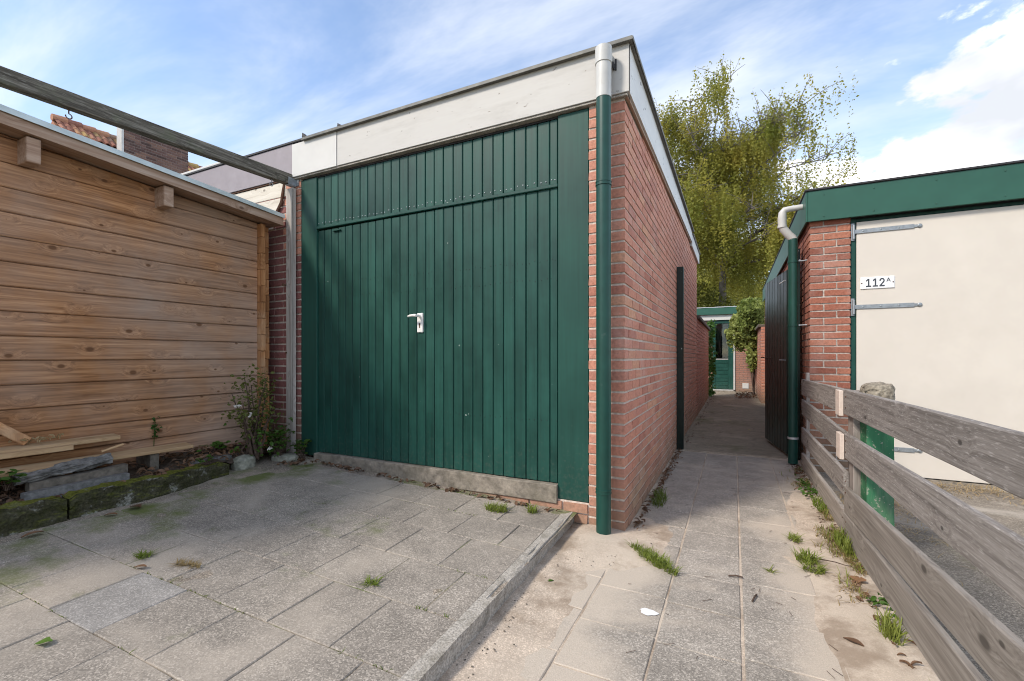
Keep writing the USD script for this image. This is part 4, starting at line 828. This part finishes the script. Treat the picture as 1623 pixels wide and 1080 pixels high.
lump((-2.74, -.47, .215), (.065, .09, .062), 3, M['stone'], 'rounded lichen-grey stone at the end of the mossy kerb', rz=.3)
lump((-2.69, -.16, .20), (.055, .10, .035), 5, M['stone'], 'flat pale stone in front of the wooden post', rz=-1.1)
lump((-2.77, -.70, .275), (.035, .17, .028), 8, M['slab_grey'], 'long flat grey stone lying on top of the mossy kerb', rz=.12)
# timber and stone lying on the bed
def pl(name, p0, p1, h, t, nrm, m, label, catg, up=(0, 0, 1), seed=1, amp=.003):
    o = obj(name, rough_board(p0, p1, h, t, nrm, amp=amp, seed=seed, n=24, up=up), m, None, smooth=35); tag(o, label, catg); return o
pl('plank', (-2.85, -2.4, .425), (-2.83, -.80, .405), .105, .022, (.1, 0, 1), M['plank'], 'longest loose pale plank lying low on the soil bed', 'plank', up=(1, 0, -.12), seed=31)
pl('plank', (-2.93, -2.5, .52), (-2.93, -1.165, .515), .085, .024, (.1, 0, 1), M['plank'], 'loose plank on the upper side against the shed boards', 'plank', up=(1, 0, -.1), seed=32)
pl('plank', (-2.885, -2.4, .502), (-2.88, -1.40, .495), .03, .05, (1, 0, 0), M['plank'], 'short thick batten in front of the upper plank', 'plank', seed=33)
pl('leaning_batten', (-2.965, -1.98, .91), (-2.945, -1.565, .55), .05, .03, (1, 0, 0), M['shed_end'], 'olive-brown batten leaning diagonally against the shed', 'batten', up=(0, .65, .75), seed=34)
pl('splinter', (-2.86, -1.27, .445), (-2.84, -1.17, .475), .012, .01, (1, 0, 0), M['plank'], 'small wood splinter propped between the two planks', 'splinter', up=(0, -.3, 1))
for y in (-2.3, -1.75, -1.02):
    pl('support_block', (-2.97, y, .335), (-2.80, y, .335), .13, .05, (0, 1, 0), M['slab_brown'], {-2.3: 'hidden brown block under the planks at the far left', -1.75: 'brown block carrying the planks behind the bark log', -1.02: 'small brown block under the free end of the long plank'}[y], 'block', seed=int(-y * 10))
q = trimesh.creation.cylinder(.030, .40, sections=28).subdivide_to_size(.02); v = np.array(q.vertices); v += (np.abs(fbm(np.stack([v[:, 0] * 40, v[:, 1] * 40, v[:, 2] * 9], -1), 4, 7) - .5) * 1.0)[:, None] * v * [1, 1, 0] * 3.0
v = np.stack([v[:, 0] * 1.2 + (-2.79), v[:, 2] - 1.46, v[:, 1] * .75 + .375 + (v[:, 2] + .2) * .09], 1)
tag(obj('bark_log', (v, np.array(q.faces)), M['bark'], None, smooth=50), 'grey cracked bark log lying above the stone slabs', 'log')
pl('stone_slab', (-2.755, -1.62, .335), (-2.745, -1.20, .345), .05, .06, (1, 0, 0), M['slab_brown'], 'crumbly brown kerb slab in the middle of the pile', 'slab', seed=41, amp=.018)
pl('stone_slab', (-2.68, -1.66, .293), (-2.675, -1.22, .298), .062, .05, (1, 0, 0), M['slab_grey'], 'smooth dark grey kerb slab lowest in the pile', 'slab', seed=42, amp=.009)

# ------------------------------------------------------------------ leaves, litter, grass
def leaf_shape(L=.06, W=.035, curl=.012, lobes=0):
    """a curled leaf, six quads, lying in xy"""
    s = np.linspace(0, 1, 6); w = W / 2 * np.sin(np.pi * np.clip(s, .03, .97)) ** .8 * (1 + (.35 * np.cos(s * lobes * 6.28) if lobes else 0)); vs = []
    for i in range(6):
        z = curl * math.sin(s[i] * 2.6)
        vs += [(s[i] * L - L / 2, -w[i], z + curl * .7), (s[i] * L - L / 2, 0, z), (s[i] * L - L / 2, w[i], z + curl * .5)]
    f = []
    for i in range(5):
        for c in (0, 1): a = i * 3 + c; f += [[a, a + 3, a + 4], [a, a + 4, a + 1]]
    return np.array(vs), np.array(f)
def rotm(rng, tilt=math.pi):
    a = rng.uniform(0, 2 * math.pi); t = rng.uniform(-tilt, tilt); u = rng.uniform(-tilt, tilt); ca, sa, ct, st, cu, su = math.cos(a), math.sin(a), math.cos(t), math.sin(t), math.cos(u), math.sin(u)
    return np.array([[ca, -sa, 0], [sa, ca, 0], [0, 0, 1]]) @ np.array([[1, 0, 0], [0, ct, -st], [0, st, ct]]) @ np.array([[cu, 0, su], [0, 1, 0], [-su, 0, cu]])
def scatter_leaves(pts, L, W, tilt, rng, curl=.3):
    out = []
    for p in pts:
        k = rng.uniform(.6, 1.25); v, f = leaf_shape(L * k, W * k, L * curl * k * rng.uniform(.2, 1)); out.append((v @ rotm(rng, tilt).T + p, f))
    return cat(*out)
def rhombs(p, L, W, rng, hang=0.0):
    """many small folded leaves as two triangles each"""
    n_ = len(p); a = rng.normal(size=(n_, 3)); a[:, 2] = a[:, 2] * (1 - hang) - hang * 1.2; a /= np.linalg.norm(a, axis=1, keepdims=True)
    b = np.cross(a, rng.normal(size=(n_, 3))); b /= np.maximum(np.linalg.norm(b, axis=1, keepdims=True), 1e-6); s = rng.uniform(.65, 1.3, (n_, 1)); c = np.cross(a, b)
    v = np.stack([p - a * L / 2 * s, p + b * W / 2 * s + c * W * .15, p + a * L / 2 * s, p - b * W / 2 * s + c * W * .15], 1).reshape(-1, 3); i = np.arange(n_) * 4
    return v, np.vstack([np.stack([i, i + 1, i + 2], 1), np.stack([i, i + 2, i + 3], 1)])
def grass(pts, h, spread, rng, w=.0035, curve=.6):
    vs, fs, o = [], [], 0
    for p in pts:
        hh = h * rng.uniform(.5, 1.2); d = np.array([rng.normal(), rng.normal(), 0.0]); d /= np.linalg.norm(d) + 1e-9; ln = spread * rng.uniform(.3, 1.3); sd = np.array([-d[1], d[0], 0]) * w * rng.uniform(.7, 1.3)
        q = [np.asarray(p) + d * ln * t ** (1 + curve) + np.array([0, 0, hh * (t - .35 * curve * t * t)]) for t in (0, .4, .75, 1)]
        vs += [q[0] - sd, q[0] + sd, q[1] - sd * .9, q[1] + sd * .9, q[2] - sd * .6, q[2] + sd * .6, q[3]]; fs += [[o, o + 1, o + 3], [o, o + 3, o + 2], [o + 2, o + 3, o + 5], [o + 2, o + 5, o + 4], [o + 4, o + 5, o + 6]]; o += 7
    return np.array(vs), np.array(fs)
G = np.random.default_rng(5)
def tuft(x, y, z, rx, ry, n_, h, label, m='grass', rot=0, spread=.05):
    a, r = G.uniform(0, 6.28, n_), np.sqrt(G.uniform(0, 1, n_)); px, py = rx * r * np.cos(a), ry * r * np.sin(a); c, s = math.cos(rot), math.sin(rot)
    p = np.stack([x + px * c - py * s, y + px * s + py * c, np.full(n_, z)], 1); o = obj('grass_tuft', grass(p, h, spread, G, w=.0022), M[m], None); tag(o, label, 'grass tuft'); return o
tuft(.20, -.30, .004, .17, .035, 420, .05, 'long green grass tuft in the paving joint near the garage corner', rot=-.72)
tuft(.885, .02, .008, .045, .05, 170, .055, 'largest round grass tuft in the sand by the fence'); tuft(.865, .30, .008, .035, .04, 80, .035, 'small grass tuft farthest along the sandy strip')
tuft(.90, -.085, .008, .045, .035, 100, .04, 'small grass tuft nearest the camera in the sand strip'); tuft(.72, -.16, .0, .012, .012, 20, .02, 'tiny sprout in the sandy joint of the path')
tuft(-.72, -.22, zd(-.72), .075, .05, 200, .045, 'low grass tuft on the driveway before the door sill'); tuft(-.52, -.14, zd(-.52), .03, .03, 60, .05, 'little yellow-green weed near the kerb end at the door')
tuft(-1.77, -1.55, zd(-1.77), .03, .022, 60, .022, 'tiny grass sprig beside the grey driveway tile'); tuft(-.765, -1.22, zd(-.765), .035, .02, 45, .02, 'small sprig in a driveway joint near the kerb')
tuft(-1.53, -1.50, zd(-1.53), .07, .012, 70, .016, 'brownish grass line in the joint above the grey tile', m='straw', rot=.15)
tuft(1.085, .27, .012, .035, .14, 190, .10, 'bright green grass clump at the fence foot below the joint'); tuft(1.07, -.56, .01, .03, .07, 130, .09, 'green grass clump at the fence foot in the foreground')
tuft(1.085, 1.0, .01, .04, .16, 170, .06, 'mixed grass clump at the fence foot halfway to the gate'); tuft(.09, .70, .0, .05, .18, 160, .07, 'grass clump growing along the foot of the garage side wall', rot=.05)
tuft(2.2, .25, .0, .05, .04, 60, .05, 'lone grass tuft in the yard behind the fence')
jp = []
for j, yr in enumerate(rows):
    for x in G.uniform(-2.6, -.4, 120):
        if fbm(np.array([x * 2.3, yr * 3.1, 2.0]), 3, 41) > .60: v_ = rotz((np.array([[x, yr - .0015, 0.0]]), None), A, (-.3, 0, 0))[0][0]; jp.append([v_[0], v_[1], float(zd(v_[0])) - .004])
tag(obj('joint_grass', grass(jp, .014, .02, G, w=.0016, curve=1.0), M['grass'], None), 'tiny grass and moss sprouting in the driveway joints', 'grass', kind='stuff')
# plants and litter along the fence foot and the walls
p = np.stack([1.11 - np.abs(G.normal(0, .06, 4000)), G.uniform(-1.4, 2.1, 4000), np.full(4000, .010)], 1); p = p[fbm(p * [5, 3.2, 1], 3, 17) > .50]; w_ = grass(p, .035, .06, G, w=.0018, curve=1.0)
gp = p[::3] + [-.005, .02, 0]; tag(obj('verge_grass', grass(gp, .05, .04, G, w=.0018), M['grass'], None), 'short uneven green grass mixed into the dry strip by the fence', 'grass', kind='stuff')
tag(obj('dry_grass', w_, M['straw'], None), 'dry grass and moss strip at the foot of the fence', 'dry grass', kind='stuff')
p = np.stack([G.uniform(1.55, 4.2, 1500), 2.12 - np.abs(G.normal(0, .16, 1500)), G.uniform(-.012, .012, 1500)], 1)
tag(obj('dry_grass', grass(p, .035, .11, G, w=.0022, curve=1.2), M['straw'], None), 'straw and dry grass drifted below the cream door', 'dry grass', kind='stuff')
p = np.stack([G.uniform(1.19, 1.6, 500), 1.5 - np.abs(G.normal(0, .5, 500)), G.uniform(-.01, .01, 500)], 1)
tag(obj('dry_grass', grass(p, .03, .09, G, w=.002, curve=1.2), M['straw'], None), 'thin dry grass in the yard around the green post', 'dry grass', kind='stuff')
p = np.stack([1.07 + G.normal(0, .03, 900), G.uniform(-1.2, 1.95, 900), np.full(900, .012)], 1); p = p[fbm(p * [4, 3.0, 1], 3, 29) > .60][:150]
tag(obj('ground_weeds', scatter_leaves(p + np.stack([0 * p[:, 0], 0 * p[:, 0], G.uniform(0, .035, len(p))], 1), .028, .018, .7, G), M['weed_leaf'], None), 'low leafy weeds along the foot of the fence', 'weeds', kind='stuff')
lit = [np.array([.03 + abs(G.normal(0, .025)), y, .010 + G.uniform(0, .02)]) for y in G.uniform(.05, 2.5, 150)] + [np.array([1.07 + G.normal(0, .03), y, .012 + G.uniform(0, .012)]) for y in G.uniform(1.3, 2.25, 90)] + [np.array([1.07 + G.normal(0, .035), y, .012 + G.uniform(0, .012)]) for y in G.uniform(-1.0, 1.3, 40)] + [np.array([.06 + abs(G.normal(0, .05)), y, .01]) for y in G.uniform(2.9, 9.4, 60)]
tag(obj('leaf_litter', scatter_leaves(lit, .034, .019, .5, G), M['dead_leaf'], None), 'brown leaf litter along the wall foot and gate post', 'leaf litter', kind='stuff')
lit = []
for _ in range(520):
    y = G.uniform(-2.2, -.05); x = G.uniform(-2.98, float(kx(y)) - .06); lit.append(np.array([x, y, float(bed_z(np.array(x), np.array(y))) + .008 + G.uniform(0, .015)]))
lit += [np.array([-2.62 + G.normal(0, .10), -.13 + G.normal(0, .06), zd(-2.6) + .008]) for _ in range(70)] + [np.array([x, -.05 - abs(G.normal(0, .025)), zd(x) + .006]) for x in G.uniform(-2.4, -.35, 70)]
tag(obj('leaf_litter', scatter_leaves(lit, .042, .024, .7, G), M['dead_leaf'], None), 'brown dead leaves covering the soil bed and door foot', 'leaf litter', kind='stuff')
tw = []
for _ in range(90):
    y = G.uniform(-2.2, -.1); x = G.uniform(-2.98, float(kx(y)) - .05); z = float(bed_z(np.array(x), np.array(y))) + .012; d = G.normal(0, 1, 3) * [.06, .06, .015]; tw.append(tube([(x, y, z), (x + d[0] * .5, y + d[1] * .5, z + .01 + d[2]), (x + d[0], y + d[1], z + d[2])], .0018, 4, False))
for _ in range(60):
    x, y = G.uniform(.0, 1.0), G.uniform(-1.2, 2.3); z = .006; d = G.normal(0, 1, 3) * [.02, .02, 0]; tw.append(tube([(x, y, z), (x + d[0], y + d[1], z)], .0011, 4, False))
tag(obj('twig_litter', cat(*tw), M['twig'], None), 'thin dead twigs scattered over bed and path', 'twigs', kind='stuff')
cr = []
for _ in range(360):
    if R.random() < .45: x, y, z = R.gauss(-.10, .12), -.10 - abs(R.gauss(0, .16)), .012
    elif R.random() < .5: x = R.uniform(-2.4, -.4); y = -.03 - abs(R.gauss(0, .05)); z = float(zd(x)) + .004
    else: x, y, z = -.25 + abs(R.gauss(0, .04)), R.uniform(-1.6, -.1), .012
    v, f = tm(trimesh.creation.icosphere(0, R.uniform(.0012, .0042))); cr.append((v * [R.uniform(.7, 1.4), 1, .6] + [x, y, z], f))
tag(obj('crumbs', cat(*cr), M['slab_brown'], None), 'crumbs of earth and grit at the garage corner, sill and kerb', 'grit', kind='stuff')
# single fallen leaves one can point at
lp = {}
for kind, (L, W, c_) in {'plain': (.07, .036, .008), 'wide': (.075, .062, .010)}.items(): lp[kind] = leaf_shape(L, W, c_, lobes=2 if kind == 'wide' else 0)
def fallen(x, y, z, kind, label, m='dead_leaf', s=1.0, rz=0, group=None):
    v, f = lp[kind]; v, f = rotz((v * s, f), rz); o = obj('fallen_leaf', (v + [x, y, z], f), M[m], None, smooth=True); tag(o, label, 'leaf', group)
fallen(.94, -.665, .012, 'plain', 'brown rolled leaf on the sand at the bottom right', s=.9, rz=-.6); fallen(1.075, -.49, .016, 'wide', 'orange-brown leaf against the fence foot in the foreground', s=.7, rz=.4)
fallen(1.06, -.13, .016, 'wide', 'reddish maple-like leaf by the fence foot beside green grass', s=.9, rz=1.2); fallen(.57, 1.074, .004, 'plain', 'small pale leaf alone on the path in front of the gate', s=.45)
fallen(-2.45, -1.28, zd(-2.45) + .006, 'wide', 'tan dry leaf on the driveway beside the mossy kerb', s=1.0, rz=.2); fallen(-2.43, -1.40, zd(-2.43) + .006, 'plain', 'orange leaf left of the tan leaf by the mossy kerb', s=.9, rz=.6)
fallen(-2.43, -1.70, zd(-2.43) + .006, 'plain', 'thin brown leaf at the mossy kerb near the picture edge', s=1.1, rz=1.5); fallen(-1.665, -1.612, zd(-1.665) + .005, 'plain', 'narrow yellow-brown leaf on the grey tile edge', s=.75, rz=.5)
fallen(-1.37, -2.0, zd(-1.37) + .005, 'wide', 'fresh green leaf lying on the driveway at lower left', m='weed_leaf', s=.6, rz=.7); fallen(-.18, -.72, .006, 'plain', 'green leaf at the foot of the edging kerb', m='weed_leaf', s=.5, rz=.7)
fallen(-2.56, -.10, zd(-2.5) + .012, 'wide', 'orange leaf by the left foot of the garage door', s=.8, rz=2.0)
for i in range(26): fallen(G.uniform(.15, .95), G.uniform(3.0, 8.5), .008, 'plain', 'pale small leaf lying on the shaded alley floor', s=G.uniform(.4, .7), rz=G.uniform(0, 6), m='dead_leaf' if i % 3 else 'willow_leaf', group='leaves on the alley floor')
for i, (x, y, a, L_) in enumerate([(.57, -.30, .2, .06), (.64, -.47, 1.3, .07), (1.0, .05, -.3, .12)]):
    d = np.array([math.cos(a), math.sin(a), 0]) * L_ / 2; c = np.array([x, y, .006 + .006 * (i == 2)])
    tag(obj('stick', tube([c - d, c + d * .1 + [0, .004, .003], c + d], .0035, 6), M['twig'], None), ['short dark stick across the sandy joint of the path', 'pale bent stick on the right-hand path tiles', 'dark curved stick in the sand by the fence'][i], 'stick')
a_ = np.linspace(0, 6.28, 24, endpoint=False); rr = 1 + .12 * np.sin(3 * a_ + 1) + .06 * np.sin(7 * a_)
v = np.vstack([[0, 0, .0022], np.stack([.034 * rr * np.cos(a_), .024 * rr * np.sin(a_), np.full(24, .001)], 1)]) + [.258, -.766, .0012]
tag(obj('paint_spot', (v, np.array([[0, i + 1, (i + 1) % 24 + 1] for i in range(24)])), M['plate'], None), 'white dried paint spot on a path tile', 'paint spot')

# ------------------------------------------------------------------ plants by the shed and the post
sb = thing('rose_bush', 'straggly rose bush with bare brown stems between shed and post', 'shrub')
rs = np.random.default_rng(11); tips = []
for i in range(17):
    a = rs.uniform(0, 6.28); b0 = np.array([-2.80 + rs.normal(0, .03), -.36 + rs.normal(0, .035), .24]); h = rs.uniform(.3, .66); sp_ = rs.uniform(.04, .17)
    pts = [b0 + np.array([math.cos(a) * sp_ * t ** 1.4, math.sin(a) * sp_ * t ** 1.4, h * t]) + rs.normal(0, .008, 3) for t in np.linspace(0, 1, 6)]
    obj('stem', tube(pts, np.linspace(.015 if i < 8 else .008, .003, 6), 6), M['twig'], sb); tips += [(pts[k] , k) for k in range(2, 6)]
    for k in (3, 4, 5):
        d = rs.normal(0, .06, 3); d[2] = abs(d[2]); tips.append((pts[k] + d, k))
p = np.vstack([t + rs.normal(0, .035, (7 if k > 3 else 2, 3)) for t, k in tips])
obj('foliage', scatter_leaves(p, .028, .017, 1.4, rs), M['shrub_leaf'], sb)
p = np.array([-2.76, -.30, .36]) + rs.normal(0, 1, (150, 3)) * [.09, .10, .06]; obj('foliage', scatter_leaves(p, .035, .024, 1.0, rs), M['weed_leaf'], sb)
for c in ((-2.78, -.50, .655), (-2.74, -.42, .565), (-2.66, -.31, .30)): obj('flower', scatter_leaves(np.array(c) + rs.normal(0, .008, (7, 3)), .028, .022, 1.2, rs), M['petal'], sb)
def clover(name, c, s, n_, label, rng, m='weed_leaf', lw=.034):
    t = thing(name, label, 'plant'); st, lv = [], []
    for i in range(n_):
        a, r = rng.uniform(0, 6.28), math.sqrt(rng.uniform(0, 1)); q = np.array(c) + np.array([math.cos(a) * r * s[0], math.sin(a) * r * s[1], rng.uniform(.35, 1) * s[2]]); base = np.array(c) + rng.normal(0, .015, 3) * [1, 1, 0]
        st.append(tube([base, (base + q) / 2 + [0, 0, .01], q], .0014, 4, False))
        for k in range(3):
            v, f = leaf_shape(lw, lw * .9, .004); v = v + [lw * .5, 0, 0]; v, f = rotz((v, f), a + k * 2.09); lv.append((v @ rotm(rng, .45).T + q, f))
    obj('stems', cat(*st), M['twig'], t); obj('leaves', cat(*lv), M[m], t)
clover('herb_plant', (-2.70, -.20, .22), (.10, .09, .20), 46, 'bright green herb with lobed leaves in front of the wooden post', rs)
clover('herb_plant', (-2.60, -.07, .17), (.06, .05, .16), 22, 'small clover-like plant at the left foot of the garage door', rs)
clover('herb_plant', (-2.80, -1.68, .33), (.10, .10, .10), 18, 'green weed among the stone slabs at the picture edge', rs)
clover('herb_plant', (-2.66, -.78, .285), (.05, .06, .05), 9, 'seedling on the soil bed above the mossy kerb', rs, lw=.022)
clover('herb_plant', (-2.90, -.60, .30), (.05, .12, .07), 16, 'low green weed at the foot of the shed boards', rs)
p = np.stack([np.full(26, -2.982), -.93 + rs.normal(0, .014, 26), rs.uniform(.46, .60, 26)], 1); o = obj('ivy_shoot', cat(scatter_leaves(p, .024, .018, 1.2, rs), tube([(-2.985, -.94, .36), (-2.985, -.93, .59)], .0025, 5)), M['ivy_leaf'], None); tag(o, 'little ivy shoot climbing the shed boards above the plank end', 'plant')
p = np.stack([-2.93 + rs.normal(0, .02, 22), -1.5 + rs.normal(0, .06, 22), .545 + rs.uniform(0, .02, 22)], 1); o = obj('dried_sprig', scatter_leaves(p, .03, .012, 1.0, rs), M['straw'], None); tag(o, 'dried plant sprig lying over the upper plank', 'plant')

# ivy and climber in the alley
iv = thing('ivy', 'glossy green ivy column at the end of the garden wall', 'ivy'); q = np.random.default_rng(21)
p = np.stack([.03 + q.normal(0, .06, 420), 9.95 + q.normal(0, .16, 420), q.uniform(.02, 1.9, 420)], 1); obj('foliage', scatter_leaves(p, .10, .08, 1.1, q), M['ivy_leaf'], iv)
obj('stem', tube([(.0, 9.95, 0), (.02, 9.97, 1.0), (.0, 9.95, 1.85)], .015, 6), M['twig'], iv)
cl = thing('climbing_plant', 'bushy climbing plant hanging over the alley by the back door', 'climber')
pts = []
for c, s, n_ in (((.96, 10.6, 1.85), (.30, .6, .45), 2500), ((.68, 11.0, 1.6), (.28, .4, .40), 1700), ((.98, 10.4, 2.2), (.30, .5, .32), 1400), ((.66, 11.1, 1.95), (.18, .3, .22), 500), ((1.0, 10.6, 1.05), (.13, .35, .38), 620)):
    u = q.normal(size=(n_, 3)); u /= np.linalg.norm(u, axis=1, keepdims=True); u *= (q.uniform(.3, 1.1, (n_, 1)) ** .6) * (.65 + .8 * fbm(u * 1.9 + c, 3, 5)[:, None]); pts.append(np.array(c) + u * np.array(s))
p = np.vstack(pts); k = fbm(p * 5, 3, 3) > .40; p = p[k]; obj('foliage', rhombs(p, .10, .065, q, hang=.3), M['climber_leaf'], cl)
for i in range(6): a = q.uniform(-.06, .06, 2); obj('stem', tube([(1.03 + a[0] * .5, 10.6 + a[1] * 3, 0), (1.02 + a[1], 10.6 + a[0] * 3, .6), (.97 + a[0] * 2, 10.6, 1.5)], .014, 6), M['twig'], cl)
p = np.stack([q.uniform(.6, 1.08, 220), q.uniform(9.5, 11.8, 220), np.full(220, .012)], 1); tag(obj('leaf_litter', scatter_leaves(p, .06, .035, .5, q), M['dead_leaf'], None), 'yellow-brown leaf litter below the climbing plant in the alley', 'leaf litter', kind='stuff')

# ------------------------------------------------------------------ trees
def weeping_tree(name, base, height, label, leafm, barkm, seed, n_limb, radius, strand, dens, L, W, zlow, top_spray=True, zmin=2.6, zvar=0.0, gap=0.0):
    t = thing(name, label, 'tree'); r = np.random.default_rng(seed); base = np.array(base, float); limbs, leaves = [], []
    tr_pts = [base + np.array([.25 * math.sin(z * .4), .2 * math.cos(z * .5), z]) for z in np.linspace(-.1, height * .93, 12)]
    obj('trunk', tube(tr_pts, np.linspace(.22, .03, 12), 10), M[barkm], t, smooth=True)
    for i in range(n_limb):
        z0 = height * (zlow + (.90 - zlow) * ((i + r.uniform(0, 1)) / n_limb)); b0 = np.array([np.interp(z0, [q_[2] for q_ in tr_pts], [q_[k] for q_ in tr_pts]) for k in (0, 1)] + [z0])
        a = i * 2.4 + r.uniform(-.5, .5); h_ = z0 / height; ln = radius * r.uniform(.65, 1.1) * (1 - max(0, h_ - .62) ** 1.5 * 2.6) * (1 if h_ > .45 else .75); rise = ln * r.uniform(.35, .9) * (1.15 if h_ > .6 else .7)
        pts = [b0 + np.array([math.cos(a) * ln * s, math.sin(a) * ln * s, rise * (1.35 * s - .55 * s * s)]) + r.normal(0, .10, 3) * s for s in np.linspace(0, 1, 7)]
        limbs.append((pts, np.linspace(.075 * (1.2 - h_), .012, 7)))
        for s_ in range(2, 7):
            for _ in range(3):
                c = pts[s_] if s_ == 6 else pts[s_] + (pts[s_ + 1] - pts[s_]) * r.uniform(); d = r.normal(0, 1, 3); d[2] = abs(d[2]) * .4; d /= np.linalg.norm(d); l2 = r.uniform(.5, 1.3) * radius * .25
                sub = [c + d * l2 * q_ + np.array([0, 0, .25 * l2 * q_ * (1 - q_)]) for q_ in np.linspace(0, 1, 4)]; limbs.append((sub, np.linspace(.018, .006, 4)))
                for e in sub[1:]:
                    for _ in range(strand):
                        o = e + r.normal(0, .15, 3)
                        if gap and fbm(o * [.75, .75, .45] + seed, 3, seed) < gap: continue
                        drop = r.uniform(.4, 1.0) * (3.0 if h_ < .66 else 1.5) * height / 12.0; drop = min(drop, o[2] - zmin - zvar * r.uniform()); n_ = max(3, int(drop * dens)); sw = r.normal(0, .10, 2); tt = np.linspace(0, 1, n_)[:, None]
                        leaves.append(o + np.hstack([sw[0] * tt, sw[1] * tt, -drop * tt]) + r.normal(0, .045, (n_, 3)))
        if top_spray and h_ > .58:
            for _ in range(10):
                o = pts[r.integers(3, 7)] + r.normal(0, .15, 3); d = np.array([r.normal(0, .3), r.normal(0, .3), 1.0]); l2 = r.uniform(.35, 1.0); n_ = int(l2 * dens * 1.0); tt = np.linspace(0, 1, n_)[:, None]
                limbs.append(([o, o + d * l2 * .5, o + d * l2], np.array([.012, .008, .004]))); leaves.append(o + d * l2 * tt + r.normal(0, .06, (n_, 3)))
    cr = obj('crown', rhombs(np.vstack(leaves), L, W, r, hang=.45), M[leafm], t)
    big, small = [l_ for l_ in limbs if len(l_[0]) == 7], [l_ for l_ in limbs if len(l_[0]) != 7]
    for pts, rad in big: obj('limb', tube(pts, rad, 6), M[barkm], t, smooth=True)
    obj('twigs', cat(*[tube(pts, rad, 4, False) for pts, rad in small]), M[barkm], t, kind='stuff')
    return len(np.vstack(leaves))
nl = weeping_tree('birch_tree', (-.10, 18.3, 0), 10.6, 'tall weeping birch turning yellow behind the garage roof', 'birch_leaf', 'birch_bark', 5, 46, 4.0, 5, 17, .095, .058, .42, zmin=2.8, zvar=2.8, gap=.45)
nw = weeping_tree('willow_tree', (-.1, 31.5, 0), 8.3, 'pale yellow-green willow behind the birch at the alley end', 'willow_leaf', 'birch_bark', 8, 26, 3.6, 4, 16, .17, .05, .42, top_spray=False, zmin=.8)
print('leaves', nl, nw)
def bush(name, c, s, n_, m, label, seed):
    t = thing(name, label, 'bush'); r = np.random.default_rng(seed); u = r.normal(size=(n_, 3)); u /= np.linalg.norm(u, axis=1, keepdims=True); u *= r.uniform(.3, 1.1, (n_, 1)) ** .5
    p = np.array(c) + u * np.array(s); p = p[(fbm(p * 1.8, 3, seed) > .42) & (p[:, 2] > .1)]; obj('crown', rhombs(p, .13, .08, r, hang=.2), M[m], t)
    for i in range(5): obj('stem', tube([(c[0] + r.normal(0, .15), c[1], 0), (c[0] + r.normal(0, .4), c[1], c[2])], [.05, .02], 6), M['twig'], t)
bush('autumn_bush', (-1.0, 17.6, 2.0), (1.7, .9, 2.1), 9000, 'bush_leaf', 'orange-tinted bush showing above the flat roof of the outbuilding', 31)
bush('autumn_bush', (1.6, 18.6, 1.2), (1.9, 1.0, 1.5), 7000, 'birch_leaf', 'yellow-green bush above the roof left of the climbing plant', 32)
